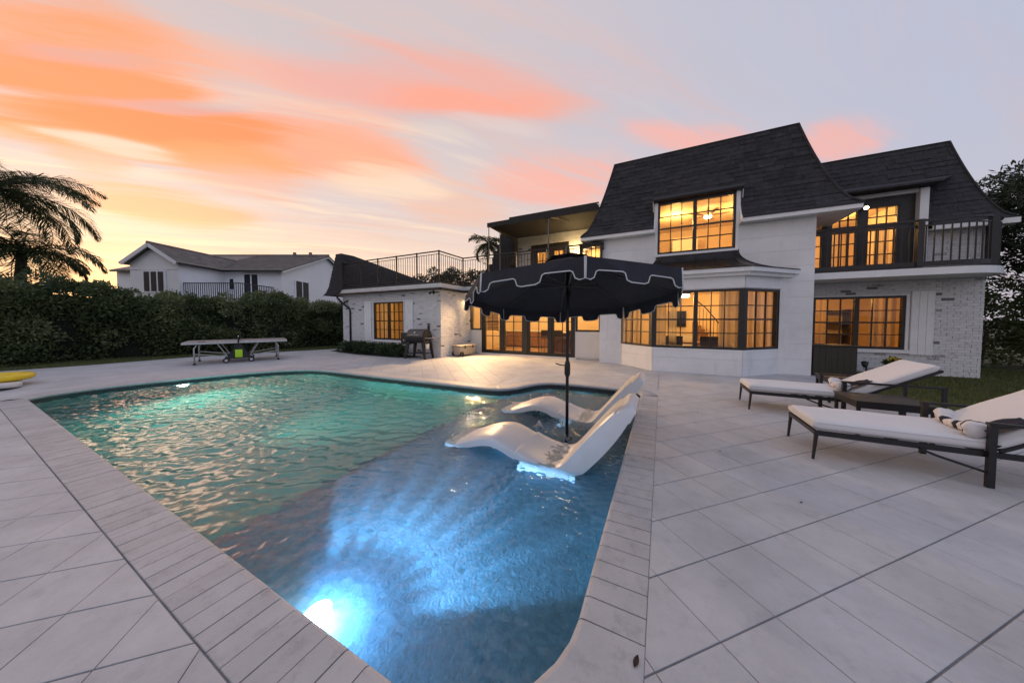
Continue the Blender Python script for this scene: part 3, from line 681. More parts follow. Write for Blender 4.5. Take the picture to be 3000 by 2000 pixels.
def bricks(name, fr, u0, u1, z0, z1, holes, parent, dark=0.05, L=0.215, Hh=0.072):
    """painted brick courses as real geometry, one mesh, on a mortar wall"""
    mb = MB(); wear = []; k = 0; z = z0
    while z < z1 - 0.02:
        zb = min(z + Hh - 0.009, z1); zm = (z + zb) / 2; off_ = (k % 2) * L / 2 - random.uniform(0, 0.015)
        for ua, ub in spans(u0, u1, [(h[0], h[1]) for h in holes if h[2] < zm < h[3]]):
            x = ua - ((ua - u0 - off_) % L)
            while x < ub - 0.01:
                a = max(x, ua) + 0.0045; b = min(x + L, ub) - 0.0045; x += L
                if b - a < 0.02: continue
                pr = 0.012 + random.uniform(-0.004, 0.005); nf = len(mb.f); fr.box(mb, a, b, -0.01, pr, z, zb)
                r = random.random(); wr = 0.55 if r < dark * 0.5 else 0.3 if r < dark else random.uniform(-0.12, 0.14)
                wear += [wr] * (len(mb.f) - nf)
        z += Hh; k += 1
    o = mb.build(name, BRICKW, parent, fix=False)
    at = o.data.attributes.new('wear', 'FLOAT', 'FACE'); at.data.foreach_set('value', wear)
    return tag(o, kind='stuff')

# ------------------------------------------------------------ mansard roofs
def inset(p): return p ** 0.65
class Face:                               # one mansard slope: eave A->B, rising inwards
    def __init__(s, A, B, inn, D, zE, zT, kl=1, kr=1):
        s.A = Vector((*A, 0)); s.B = Vector((*B, 0)); s.L = (s.B - s.A).length; s.u = (s.B - s.A) / s.L; s.i = Vector((*inn, 0)); s.D = D; s.zE = zE; s.zT = zT; s.kl = kl; s.kr = kr
        q = [0.0]; m = 200
        for k in range(m):
            q.append(q[-1] + math.hypot((inset((k + 1) / m) - inset(k / m)) * D, (zT - zE) / m))
        s.tab = q; s.S = q[-1]
    def pa(s, arc_):                      # arc length -> p
        import bisect
        k = min(max(bisect.bisect(s.tab, arc_) - 1, 0), len(s.tab) - 2); t = (arc_ - s.tab[k]) / (s.tab[k + 1] - s.tab[k])
        return min((k + t) / (len(s.tab) - 1), 1.0)
    def pt(s, x, p, lift=0.0):
        e = 0.01; t = s.i * (inset(min(p + e, 1)) - inset(max(p - e, 0))) * s.D + Vector((0, 0, (s.zT - s.zE) * (min(p + e, 1) - max(p - e, 0)))); t.normalize()
        nrm = s.u.cross(t); return s.A + s.u * x + s.i * inset(p) * s.D + Vector((0, 0, s.zE + (s.zT - s.zE) * p)) + nrm * lift
    def lim(s, p): return s.kl * inset(p) * s.D, s.L - s.kr * inset(p) * s.D
    def deck(s, name, m, parent, hole=None, steps=24):
        mb = MB()
        for k in range(steps):
            p0, p1 = k / steps, (k + 1) / steps
            a0, b0 = s.lim(p0); a1, b1 = s.lim(p1); z = s.zE + (s.zT - s.zE) * p1
            if hole and z <= hole[2] + 0.02:
                segs = [(a0, hole[0], a1, hole[0]), (hole[1], b0, hole[1], b1)]
            else: segs = [(a0, b0, a1, b1)]
            for c0, d0, c1, d1 in segs:
                if d0 - c0 < 0.02: continue
                mb.add([s.pt(c0, p0), s.pt(d0, p0), s.pt(d1, p1), s.pt(c1, p1)], [(0, 1, 2, 3)])
        return mb.build(name, m, parent, fix=False)
    def shingles(s, parent, single=True, expo=0.150, w=(0.30, 0.44), hole=None, maxn=300):
        nC = int(round(s.S / expo)); joined = MB(); made = 0
        for i in range(nC):
            q0 = s.S * i / nC; p0 = s.pa(q0); p1 = s.pa(min(s.S * (i + 1) / nC + 0.03, s.S))
            a, b = s.lim((p0 + p1) / 2); x = a - random.uniform(0, 0.3); z = s.zE + (s.zT - s.zE) * p0
            while x < b:
                ww = random.uniform(*w); x0, x1 = max(x, a), min(x + ww - 0.006, b); x += ww
                segs = [(x0, x1)]
                if hole and z < hole[2]: segs = spans(x0, x1, [(hole[0], hole[1])])
                for c, d in segs:
                    if d - c < 0.03: continue
                    lift = random.choice((0.010, 0.012, 0.019, 0.021)); jp = random.uniform(-0.006, 0.006) / s.S; pl = max(p0 + jp, 0)
                    mb = MB() if single and made < maxn else joined
                    mb.add([s.pt(c, pl, 0.001), s.pt(d, pl, 0.001), s.pt(d, pl, lift), s.pt(c, pl, lift), s.pt(d, p1, 0.004), s.pt(c, p1, 0.004)],
                           [(0, 1, 2, 3), (3, 2, 4, 5), (0, 3, 5), (2, 1, 4)])
                    if mb is not joined: mb.build('shingle', SHINGLE, parent, fix=False)
                    made += 1
        if joined.f: tag(joined.build('shingle_field', SHINGLE, parent, fix=False), kind='stuff')
    def ridge(s, mb, r=0.02):
        a, b = s.lim(1.0); mb.tube([s.pt(a, 1.0, 0.01), s.pt(b, 1.0, 0.01)], 0.022, 6)

# main block roof
E0, E1, EY, EZ, TZ, DD = -2.57, 4.36, 10.45, 4.40, 7.10, 0.97
DX0, DX1, DZT = -0.27, 1.99, 5.40        # dormer cut
fF = Face((E0, EY), (E1, EY), (0, 1), DD, EZ, TZ); hole_d = (DX0 - E0, DX1 - E0, DZT)
roof = fF.deck('mansard_roof', SHINGLE, house, hole_d)
fF.shingles(roof, True, hole=hole_d, maxn=300)
fR = Face((E1, EY), (E1, 17.2), (-1, 0), DD, EZ, TZ); fR.deck('roof_slope', SHINGLE, roof); fR.shingles(roof, False)
fL = Face((E0, 17.2), (E0, EY), (1, 0), DD, EZ, TZ); fL.deck('roof_slope', SHINGLE, roof); fL.shingles(roof, False)
mb = MB(); mb.add([(E0 + DD, EY + DD, TZ), (E1 - DD, EY + DD, TZ), (E1 - DD, 17.2 - DD, TZ), (E0 + DD, 17.2 - DD, TZ)], [(0, 1, 2, 3)])
mb.add([(E0, 17.2, EZ), (E1, 17.2, EZ), (E1 - DD, 16.3, TZ), (E0 + DD, 16.3, TZ)], [(3, 2, 1, 0)]); mb.build('flat_roof', SHINGLE, roof, fix=False)
mb = MB(); fF.ridge(mb)
for f_, e in ((fF, 0), (fF, 1)):          # hip caps
    pts = [f_.pt(f_.lim(p)[e], p, 0.012) for p in [k / 14 for k in range(15)]]; mb.tube(pts, 0.03, 6)
mb.build('ridge_cap', SHINGLE, roof)
# fascia and soffit, interrupted by the dormer
mb = MB()
for a, b in ((E0, DX0), (DX1, E1)):
    mb.box(a, b, EY - 0.015, EY + 0.02, EZ - 0.14, EZ - 0.004)
mb.box(E0 - 0.015, E0 + 0.02, EY + 0.02, 17.2, EZ - 0.14, EZ - 0.004); mb.box(E1 - 0.02, E1 + 0.015, EY + 0.02, 17.2, EZ - 0.14, EZ - 0.004)
each(mb, 'fascia', WHITE, house)
mb = MB()
for a, b in ((E0 + 0.02, DX0), (DX1, E1 - 0.02)): mb.box(a, b, EY + 0.02, 10.76, EZ - 0.125, EZ - 0.10)
mb.box(3.5, E1 - 0.02, 10.76, 17.1, EZ - 0.125, EZ - 0.10); mb.box(E0 + 0.02, -1.9, 10.76, 17.1, EZ - 0.125, EZ - 0.10)
each(mb, 'soffit', WHITE, house)
mb = MB()                                 # drip edge
for a, b in ((E0 - 0.02, DX0), (DX1, E1 + 0.02)): mb.box(a, b, EY - 0.03, EY - 0.016, EZ - 0.035, EZ + 0.012)
each(mb, 'drip_edge', BLACK, house)
# white dormer cheeks following the roof curve
for xc in (DX0, DX1):
    mb = MB(); prof = []
    for k in range(9):
        p = k / 8 * ((DZT - EZ) / (TZ - EZ)); q = fF.pt(0, p); prof.append((q.y, q.z))
    poly = [(EY, EZ - 0.13)] + prof + [(11.0, DZT), (10.9, EZ - 0.13)]
    s = 1 if xc > 0 else -1; x0, x1 = xc - 0.035 * s, xc + 0.004 * s
    n = len(poly); mb.add([(x0, a, b) for a, b in poly] + [(x1, a, b) for a, b in poly], [tuple(range(n)), tuple(range(2 * n - 1, n - 1, -1))] + [(i, (i + 1) % n, n + (i + 1) % n, n + i) for i in range(n)])
    mb.build('dormer_cheek', WHITE, house)
# main wall
W0, W1 = -1.95, 3.62
HB = (-1.27, 2.95, -0.1, 2.62); HD = (-0.16, 1.88, 3.60, 5.23)
mw = wall('main_wall', FRONT, W0, W1, 0, 5.38, [HB, HD, (W0 - 1, DX0 + 0.0, 4.3, 6), (DX1, W1 + 1, 4.3, 6)], WHITE)
siding(FRONT, W0, W1, 0, 4.275, [HB, HD], mw)
mb = MB(); mb.box(W1 - 0.14, W1 - 0.001, 10.89, 17, 0, 4.275); mb.box(W0 + 0.001, W0 + 0.14, 10.89, 17, 0, 4.275); each(mb, 'side_wall', WHITE, house)
window(FRONT, HD[0], HD[1], HD[2], HD[3], 2, 3, 4)
mb = MB(); FRONT.box(mb, DX0 + 0.03, HD[0] - 0.002, 0.003, 0.045, 3.55, 5.24); FRONT.box(mb, HD[1] + 0.002, DX1 - 0.03, 0.003, 0.045, 3.55, 5.24); FRONT.box(mb, -0.22, 1.94, 0.002, 0.07, 3.53, 3.598); each(mb, 'window_trim', WHITE, house)
mb = MB(); FRONT.box(mb, DX0 - 0.02, DX1 + 0.02, 0.0, 0.14, 5.24, 5.39); mb.tube([FRONT.p(DX0 - 0.03, 0.13, 5.31), FRONT.p(DX1 + 0.04, 0.13, 5.31)], 0.07, 10)
mb.build('awning_cassette', BLACK, house)
mb = MB(); mb.tube([FRONT.p(DX1 + 0.03, 0.12, 5.3), FRONT.p(DX1 + 0.02, 0.10, 5.0)], 0.015, 6); mb.tube([FRONT.p(DX0 - 0.03, 0.12, 5.3), FRONT.p(DX0 - 0.02, 0.10, 4.95)], 0.015, 6); each(mb, 'awning_arm', mat('grey_metal', (0.45, 0.45, 0.46), 0.4, 0.6), house)

# ------------------------------------------------------------ bay
BP = [(-1.27, 10.75), (-0.23, 9.72), (1.92, 9.72), (2.95, 10.75)]
bay_wall = part_empty('bay', house)
for k in range(3):
    a, b = Vector(BP[k]), Vector(BP[k + 1]); L = (b - a).length; fr = Fr(a, (b - a)); e = 0.0
    mb = MB(); fr.box(mb, -e, L + e, -0.1, 0, 0, 0.68); fr.box(mb, -e, L + e, -0.1, 0, 2.34, 2.86); each(mb, 'bay_wall', WHITE, bay_wall)
    siding(fr, 0.002, L - 0.002, 0, 0.68, [], bay_wall)
    mb = MB(); fr.box(mb, -0.005, L + 0.005, 0.0, 0.045, 2.36, 2.66); fr.box(mb, -0.01, L + 0.01, 0.0, 0.03, 0.66, 0.70)
    each(mb, 'bay_trim', WHITE, bay_wall)
    if k == 1: window(fr, 0.03, L - 0.03, 0.70, 2.34, 2, 3, 4, n=-0.01)
    else: window(fr, 0.09, L - 0.09, 0.70, 2.34, 1, 3, 4, n=-0.01)
    mb = MB(); 
    for u in ((-0.03, 0.03) if k == 1 else (0.0, 0.09)), ((L - 0.03, L + 0.03) if k == 1 else (L - 0.09, L)): fr.box(mb, u[0] + 0.002, u[1] - 0.002, -0.09, 0.004, 0.70, 2.34)
    each(mb, 'corner_post', BRONZE, bay_wall)
for xx_ in (-1.29, 2.97): MB().box(xx_ - 0.06, xx_ + 0.06, 10.68, 10.80, 0, 2.70).build('corner_trim', WHITE, bay_wall)
OUT = [(-1.62, 10.73), (-0.36, 9.44), (2.05, 9.44), (3.32, 10.73)]
mb = MB(); mb.prism([(-1.50, 10.73), (-0.31, 9.54), (2.00, 9.54), (3.20, 10.73)], 2.665, 2.75); mb.prism(OUT, 2.752, 2.86); mb.build('bay_fascia', WHITE, bay_wall)
rows = []; ntop = 12
TOPB = [(-0.18, 10.735), (-0.05, 10.70), (1.84, 10.70), (1.96, 10.735)]
for k in range(ntop + 1):
    t = k / ntop; q = t; w = 1 - (1 - t) ** 2.3     # concave flare
    rows.append([(OUT[j][0] * 1.0 + (TOPB[j][0] - OUT[j][0]) * w + (0), OUT[j][1] + (TOPB[j][1] - OUT[j][1]) * w, 2.865 + (3.56 - 2.865) * (t ** 1.15)) for j in range(4)])
mb = MB(); mb.grid(rows, ntop + 1, 4); mb.build('bay_roof', COPPERROOF, bay_wall, fix=False)
mb = MB()
for j in range(4): mb.tube([Vector(r[j]) + Vector((0, 0, 0.006)) for r in rows], 0.013, 6)
for t_ in (0.25, 0.5, 0.75): mb.tube([Vector(r[1]).lerp(Vector(r[2]), t_) + Vector((0, -0.003, 0.004)) for r in rows], 0.008, 6)
mb.prism([(-1.64, 10.73), (-0.37, 9.42), (2.06, 9.42), (3.34, 10.73)], 2.862, 2.882); mb.build('roof_seam', COPPERROOF, bay_wall)

# ------------------------------------------------------------ french door wall
FD = Fr((0, 11.3), (1, 0))
hw = [(-7.95, -7.27, 1.06, 2.22), (-7.23, -2.98, 0.04, 2.24), (-2.94, -2.02, 1.06, 2.22)]
fw_ = wall('porch_wall', FD, -7.85, -1.95, 0, 2.66, hw, CREAM)
mb = MB(); FD.box(mb, -7.83, -7.26, 0.002, 0.03, 0.06, 1.02); FD.box(mb, -2.95, -1.98, 0.002, 0.03, 0.06, 1.02); each(mb, 'wall_panel', CREAM, house)
window(FD, -7.85, -7.25, 1.06, 2.22, 1, 1, 1, hung=False); window(FD, -2.96, -2.02, 1.06, 2.22, 1, 1, 1, hung=False)
mb = MB(); FD.box(mb, -7.23, -2.98, -0.1, 0.02, 0.0, 0.10); FD.box(mb, -7.23, -2.98, -0.1, 0.02, 2.14, 2.24)
LEAF = [(-7.14, -6.24), (-6.15, -5.16), (-4.98, -4.02), (-3.93, -3.06)]
edges = [-7.23] + [v for p in LEAF for v in p] + [-2.98]
for a, b in zip(edges[0::2], edges[1::2]): FD.box(mb, a, b, -0.1, 0.02, 0.10, 2.14)
fd = mb.build('door_frame', BRONZE, house)
for k, (a, b) in enumerate(LEAF):
    d = window(FD, a, b, 0.10, 2.14, 1, 2, 3, name='french_door', hung=False, fw=0.085, n=-0.015, bar=0.026)
    hs = MB(); uh = b - 0.045 if k % 2 == 0 else a + 0.045; FD.box(hs, uh - 0.02, uh + 0.02, -0.003, 0.008, 0.95, 1.12); hs.tube([FD.p(uh, 0.01, 1.04), FD.p(uh, 0.05, 1.04), FD.p(uh + (-0.1 if k % 2 == 0 else 0.1), 0.05, 1.04)], 0.009, 6); hs.build('handle', BLACK, d)
mb = MB(); FD.box(mb, -7.3, -2.9, 0.0, 0.14, 0.0, 0.045); mb.build('threshold', WHITE, house)

# ------------------------------------------------------------ brick wing at the left
WG = Fr((0, 9.25), (1, 0)); WS = Fr((-7.85, 9.25), (0, 1))
hwin = (-11.74, -9.86, 0.63, 2.30)
wingw = wall('wing_wall', WG, -13.95, -7.85, 0, 2.66, [hwin], MORTAR)
bricks('brick_facing', WG, -13.95, -7.85, 0, 2.64, [(-11.80, -9.80, 0.55, 2.34)], wingw, 0.05)
ws = wall('wing_side_wall', WS, 0.14, 2.05, 0, 2.66, [], MORTAR); bricks('brick_facing', WS, -0.012, 2.05, 0, 2.64, [], ws, 0.03)
mb = MB(); mb.box(-13.95, -13.81, 9.39, 14, 0, 2.66); mb.build('wing_end_wall', MORTAR, house)
window(WG, *hwin, 2, 3, 4)
mb = MB(); WG.box(mb, -11.86, -9.74, 0.0, 0.07, 0.53, 0.625); WG.box(mb, -11.80, -11.74, 0.0, 0.03, 0.63, 2.30); WG.box(mb, -9.86, -9.80, 0.0, 0.03, 0.63, 2.30); WG.box(mb, -11.80, -9.80, 0.0, 0.03, 2.30, 2.34); each(mb, 'window_trim', WHITE, house)
def shutter(fr, a, b, z0, z1):
    mb = MB(); fr.box(mb, a, b, 0.02, 0.05, z0, z1)
    s = mb.build('shutter', WHITE, house); k = 3
    for i in range(k):
        x0 = a + (b - a) * i / k; x1 = a + (b - a) * (i + 1) / k; q = MB(); fr.box(q, x0 + 0.004, x1 - 0.004, 0.05, 0.064, z0 + 0.01, z1 - 0.01); q.build('shutter_board', WHITE, s, fix=False)
shutter(WG, -12.32, -11.88, 0.55, 2.36); shutter(WG, -9.74, -9.30, 0.55, 2.36)
# terrace slab with white fascia and dark gutter
TER = [(-14.0, 8.95), (-7.62, 8.95), (-7.62, 10.5), (-1.97, 10.5), (-1.97, 14.1), (-14.0, 14.1)]
def inset_poly(d): return [(-14.0 + d, 8.95 + d), (-7.62 - d, 8.95 + d), (-7.62 - d, 10.5 + d), (-1.97, 10.5 + d), (-1.97, 14.1), (-14.0 + d, 14.1)]
ter = MB().prism(TER, 2.85, 2.93).build('terrace_fascia', WHITE, house)
MB().prism(inset_poly(0.025), 2.765, 2.849).build('terrace_fascia', WHITE, house)
MB().prism(inset_poly(0.07), 2.665, 2.764).build('porch_ceiling', WHITE, house)
MB().prism(inset_poly(-0.025), 2.932, 3.0).build('terrace_floor', mat('terrace_membrane', (0.05, 0.05, 0.052), 0.8), house)
mb = MB(); pth = [(-13.98, 8.95, 2.71), (-7.62, 8.95, 2.71), (-7.62, 10.48, 2.71), (-2.0, 10.48, 2.71)]
for a, b in zip(pth, pth[1:]): mb.bar(a, b, 0.10, 0.10)
mb.build('gutter', BLACK, house)
mb = MB(); mb.tube([(-13.95, 8.96, 2.68), (-13.93, 8.97, 2.55), (-13.7, 9.08, 2.30), (-13.42, 9.19, 2.08), (-13.36, 9.205, 1.95), (-13.36, 9.205, 0.05)], 0.045, 8); mb.build('downspout', BLACK, house, smooth=True)
# left mansard end of the wing, lower towards the back
def left_end(y, top):
    p = [(-14.98, 2.70), (-14.75, 2.82), (-14.45, 3.15), (-14.2, 3.6)]
    return [(x, y, z) for x, z in p] + [(-13.95, y, 3.6 + (top - 3.6) * 0.6), (-13.78, y, top), (-13.45, y, top), (-13.42, y, 3.002), (-13.95, y, 2.69)]
r0 = left_end(8.9, 4.62); r1 = left_end(9.5, 4.62); r2 = left_end(15.3, 3.78)
mb = MB(); m = len(r0); mb.add(r0 + r1 + r2, [tuple(range(m)), tuple(range(3 * m - 1, 2 * m - 1, -1))] + [(g * m + i, g * m + (i + 1) % m, (g + 1) * m + (i + 1) % m, (g + 1) * m + i) for g in (0, 1) for i in range(m)])
lend = mb.build('wing_mansard', SHINGLE, house)
sh = MB()
for i in range(11):                       # shingle courses on its terrace side and front end
    for k in range(18):
        ya = 8.92 + k * 0.36 + (i % 2) * 0.18; yb = ya + 0.345; za = 2.97 + i * 0.15; zb = za + 0.16
        lim_ = 4.62 - max(0, (yb - 9.5)) / 5.8 * 0.84
        if zb > lim_ or yb > 15.3: continue
        sh.hexa([(-13.425, ya, za), (-13.395 + random.uniform(0, .008), ya, za), (-13.395 + random.uniform(0, .008), yb, za), (-13.425, yb, za), (-13.425, ya, zb), (-13.42, ya, zb), (-13.42, yb, zb), (-13.425, yb, zb)])
    for k in range(5):
        z = 2.97 + i * 0.15; xl = -14.5 + (0.06 * i); xa = xl + k * 0.27; xb = min(xa + 0.26, -13.45)
        if xb - xa < 0.05 or z > 4.5: continue
        sh.hexa([(xa, 8.90 - 0.016, z), (xb, 8.90 - 0.016, z), (xb, 8.90, z), (xa, 8.90, z), (xa, 8.897, z + 0.155), (xb, 8.897, z + 0.155), (xb, 8.9, z + 0.155), (xa, 8.9, z + 0.155)])
tag(sh.build('shingle_field', SHINGLE, lend, fix=False), kind='stuff')
# terrace railing
def railing(name, path, z0, ztop, posts, parent, m=BLACK, step=0.125, low=0.09, r=0.008, top=0.045, mid=None):
    rl = MB()
    for a, b in zip(path, path[1:]):
        rl.bar((a[0], a[1], ztop - 0.02), (b[0], b[1], ztop - 0.02), top, 0.035); rl.bar((a[0], a[1], z0 + low), (b[0], b[1], z0 + low), 0.03, 0.025)
        if mid: rl.bar((a[0], a[1], ztop - mid), (b[0], b[1], ztop - mid), 0.03, 0.02)
    R = rl.build(name, m, parent)
    bm_ = None
    for (a, b), np_ in zip(zip(path, path[1:]), posts):
        a2, b2 = Vector((*a, 0)), Vector((*b, 0)); L = (b2 - a2).length
        for k in range(np_ + 1):
            if k == np_ and (a, b) != (path[-2], path[-1]): continue
            p = a2.lerp(b2, k / np_); q = MB(); q.box(p.x - 0.022, p.x + 0.022, p.y - 0.022, p.y + 0.022, z0, ztop + 0.012); q.build('post', m, R)
        c = max(int(L / step), 1)
        for k in range(1, c):
            p = a2.lerp(b2, k / c)
            if bm_ is None:
                q = MB(); q.tube([(0, 0, z0 + low), (0, 0, ztop - (mid or 0.04))], r, 6); o = q.build('baluster', m, R); bm_ = o.data; o.location = (p.x, p.y, 0)
            else:
                o = bpy.data.objects.new('baluster', bm_); C.objects.link(o); o.parent = R; o.location = (p.x, p.y, 0)
    return R
railing('terrace_railing', [(-13.4, 9.0), (-7.70, 9.0), (-7.70, 10.55), (-2.62, 10.55)], 3.0, 4.18, [5, 1, 4], house, mid=0.13, r=0.011, top=0.06)

# ------------------------------------------------------------ upper rear block, awning and side oriel
UR = Fr((0, 14.0), (1, 0)); hu = (-5.98, -4.02, 2.98, 5.26)
uw = wall('upper_wall', UR, -6.9, -1.97, 2.965, 5.9, [hu], MORTAR); bricks('brick_facing', UR, -6.9, -1.97, 2.97, 5.85, [hu], uw, 0.02)
mb = MB(); UR.box(mb, hu[0], hu[1], -0.1, 0.02, 5.02, 5.26); 
for a, b in ((-5.98, -5.72), (-5.05, -4.87), (-4.20, -4.02)): UR.box(mb, a, b, -0.1, 0.02, 2.98, 5.02)
mb.build('door_frame', BRONZE, house)
for a, b in ((-5.72, -5.05), (-4.87, -4.20)): window(UR, a, b, 2.98, 5.02, 1, 2, 4, name='terrace_door', hung=False, fw=0.1, n=-0.02)
prof = [(-8.5, 2.97), (-8.45, 4.15), (-8.1, 4.35), (-7.8, 4.75), (-7.62, 5.2), (-7.5, 5.95), (-6.75, 5.95), (-6.72, 5.0), (-6.9, 4.4), (-7.1, 4.2), (-6.9, 2.97)]
mb = MB(); m = len(prof); mb.add([(x, 13.55, z) for x, z in prof] + [(x, 18, z) for x, z in prof], [tuple(range(m)), tuple(range(2 * m - 1, m - 1, -1))] + [(i, (i + 1) % m, m + (i + 1) % m, m + i) for i in range(m)])
rm = mb.build('rear_mansard', SHINGLE, house)
sh = MB()
for i in range(18):
    for k in range(5):
        z = 3.0 + i * 0.16; t = max(0.0, (z - 4.15) / 1.8); xl = -8.42 + 0.92 * (t ** 0.6); xr = -6.92 + (0.12 if z > 4.9 else -0.1); xa = xl + k * 0.34 + (i % 2) * 0.1; xb = min(xa + 0.33, xr)
        if xb - xa < 0.05 or z > 5.8: continue
        sh.hexa([(xa, 13.535, z), (xb, 13.535, z), (xb, 13.55, z), (xa, 13.55, z), (xa, 13.546, z + 0.165), (xb, 13.546, z + 0.165), (xb, 13.55, z + 0.165), (xa, 13.55, z + 0.165)])
tag(sh.build('shingle_field', SHINGLE, rm, fix=False), kind='stuff')
MB().box(-6.9, -1.97, 14.0, 18, 5.9, 6.05).build('flat_roof', SHINGLE, house)
MB().box(-6.9, -6.76, 14.14, 18, 2.97, 5.9).build('upper_wall', MORTAR, house)
awn = thing('terrace_awning', 'dark fabric awning on thin posts over the roof terrace', 'awning', (-4.4, 11.0, 2.96))
AW = mat('awning_fabric', (0.022, 0.020, 0.018), 0.8, var=0.15, vscale=3, bump=0.2, bscale=300)
rows = []
for i in range(9):
    y = 11.0 + (13.98 - 11.0) * i / 8
    rows.append([(-6.72 + 4.62 * j / 12, y, 5.62 + 0.12 * i / 8 - 0.035 * math.sin(math.pi * i / 8) + 0.008 * math.sin(j * 1.3)) for j in range(13)])
mb = MB(); mb.shell(rows, 9, 13, lambda p: p - Vector((0, 0, 0.012))); mb.build('canopy', AW, awn)
mb = MB(); mb.box(-5.68, -2.07, 10.975, 10.993, 5.44, 5.72); mb.box(-6.74, -5.682, 10.975, 10.993, 5.46, 5.645); mb.box(-6.74, -6.725, 10.99, 13.9, 5.52, 5.64); each(mb, 'valance', AW, awn)
for x, y in ((-3.98, 11.02), (-6.68, 11.02), (-6.68, 12.0)):
    q = MB(); q.tube([(x, y, 2.965), (x, y, 5.6)], 0.028 if x > -5 else 0.02, 8); q.build('post', mat('post_metal', (0.16, 0.155, 0.15), 0.5, 0.4), awn)
mb = MB(); mb.tube([(-3.98, 11.02, 5.5), (-3.5, 12.2, 5.6)], 0.014, 6); mb.tube([(-3.98, 11.02, 5.5), (-4.4, 12.2, 5.6)], 0.014, 6); mb.build('brace', BLACK, awn)
mb = MB(); mb.tube([(-2.12, 10.96, 5.66), (-2.0, 10.9, 5.55)], 0.02, 6); mb.build('arm_end', WHITE, awn)
OR = Fr((0, 10.62), (1, 0))
mb = MB(); OR.box(mb, -2.62, -1.86, -0.62, 0, 2.97, 3.1); mb.build('oriel_base', WHITE, house)
window(OR, -2.62, -1.88, 3.1, 4.12, 1, 4, 2, hung=False, name='oriel_window'); 
mb = MB(); OR.box(mb, -2.66, -1.83, -0.5, 0.05, 4.121, 4.2); OR.box(mb, -1.885, -1.83, -0.5, 0.05, 3.95, 4.12); each(mb, 'oriel_cap', BRONZE, house, bevel=0.02)

# ------------------------------------------------------------ right block: brick, balcony, roof
RB = Fr((0, 12.2), (1, 0)); hr = (4.10, 6.00, 0.68, 2.18)
hbd = (3.63, 6.08, 2.775, 4.92)
rw_ = wall('right_wall', RB, 3.62, 7.34, 0, 5.0, [hr, hbd, (6.25, 8, 3.95, 6)], MORTAR)
bricks('brick_facing', RB, 3.63, 7.34, 0, 2.575, [(4.04, 6.06, 0.60, 2.22)], rw_, 0.06)
bricks('brick_facing', RB, 6.25, 7.34, 2.78, 3.94, [], rw_, 0.02)
MB().box(7.20, 7.339, 12.34, 18, 0, 4.1).build('right_end_wall', MORTAR, house)
window(RB, *hr, 2, 3, 4)
mb = MB(); RB.box(mb, 3.98, 6.12, 0.0, 0.07, 0.58, 0.675); RB.box(mb, 6.0, 6.06, 0.0, 0.035, 0.68, 2.22); RB.box(mb, 4.04, 4.10, 0.0, 0.035, 0.68, 2.22); RB.box(mb, 4.10, 6.0, 0.0, 0.03, 2.18, 2.22); each(mb, 'window_trim', WHITE, house)
shutter(RB, 6.08, 6.50, 0.55, 2.28)
# balcony slab with a rounded end
slab = [(3.63, 12.19), (3.63, 11.0), (6.15, 11.0)] + [(6.15 + 1.27 * math.sin(a), 12.2 - 1.2 * math.cos(a)) for a in [math.radians(90 * k / 12) for k in range(1, 13)]]
MB().prism(slab, 2.60, 2.77).build('balcony', WHITE, house)
def shrink(d): return [(x, y + d if y < 11.01 else y) if x <= 6.15 else (6.15 + (x - 6.15) * (1 - d / 1.27), 12.2 - (12.2 - y) * (1 - d / 1.2)) for x, y in slab]
MB().prism(shrink(0.03), 2.772, 2.795).build('balcony_floor', mat('terrace_membrane', (0.05, 0.05, 0.052), 0.8), house)
bpth = [p for p in shrink(0.07)[1:]]
rl = MB()
for a, b in zip(bpth, bpth[1:]):
    rl.bar((*a, 3.93), (*b, 3.93), 0.06, 0.05); rl.bar((*a, 2.87), (*b, 2.87), 0.05, 0.12); rl.bar((*a, 3.80), (*b, 3.80), 0.03, 0.03)
br = rl.build('balcony_railing', BRONZE, house)
def along(path, step):
    out = []; acc = step * 0.5
    for a, b in zip(path, path[1:]):
        a = Vector(a); b = Vector(b); L = (b - a).length
        while acc < L: out.append(a.lerp(b, acc / L)); acc += step
        acc -= L
    return out
for p in along(bpth, 0.135):
    q = MB(); q.box(p.x - 0.010, p.x + 0.010, p.y - 0.010, p.y + 0.010, 2.93, 3.79); q.build('baluster', BRONZE, br, fix=False)
for p in (bpth[0], (5.62, 11.07), bpth[6], bpth[-1]):
    q = MB(); q.box(p[0] - 0.055, p[0] + 0.055, p[1] - 0.055, p[1] + 0.055, 2.8, 3.96); q.build('post', BRONZE, br)
# balcony doors
leafs = [(3.98, 4.30), (4.42, 5.02), (5.16, 5.80)]
mb = MB(); RB.box(mb, 3.63, 6.08, -0.10, 0.02, 4.70, 4.92); RB.box(mb, 3.63, 6.08, -0.10, 0.02, 2.795, 2.95)
ed = [3.63] + [v for p in leafs for v in p] + [6.08]
for a, b in zip(ed[0::2], ed[1::2]): RB.box(mb, a, b, -0.10, 0.02, 2.95, 4.70)
mb.build('door_frame', BRONZE, house)
for a, b in leafs:
    window(RB, a, b, 4.12, 4.70, 1, 1 if b - a < 0.4 else 3, 2, name='transom', hung=False, fw=0.04)
    window(RB, a, b, 2.95, 4.12, 1, 1 if b - a < 0.4 else 3, 3, name='balcony_door', hung=False, fw=0.05)
mb = MB(); RB.box(mb, 6.082, 6.24, 0.0, 0.18, 2.80, 5.0); RB.box(mb, 3.63, 6.08, 0.021, 0.10, 4.925, 5.05); each(mb, 'door_casing', WHITE, house)
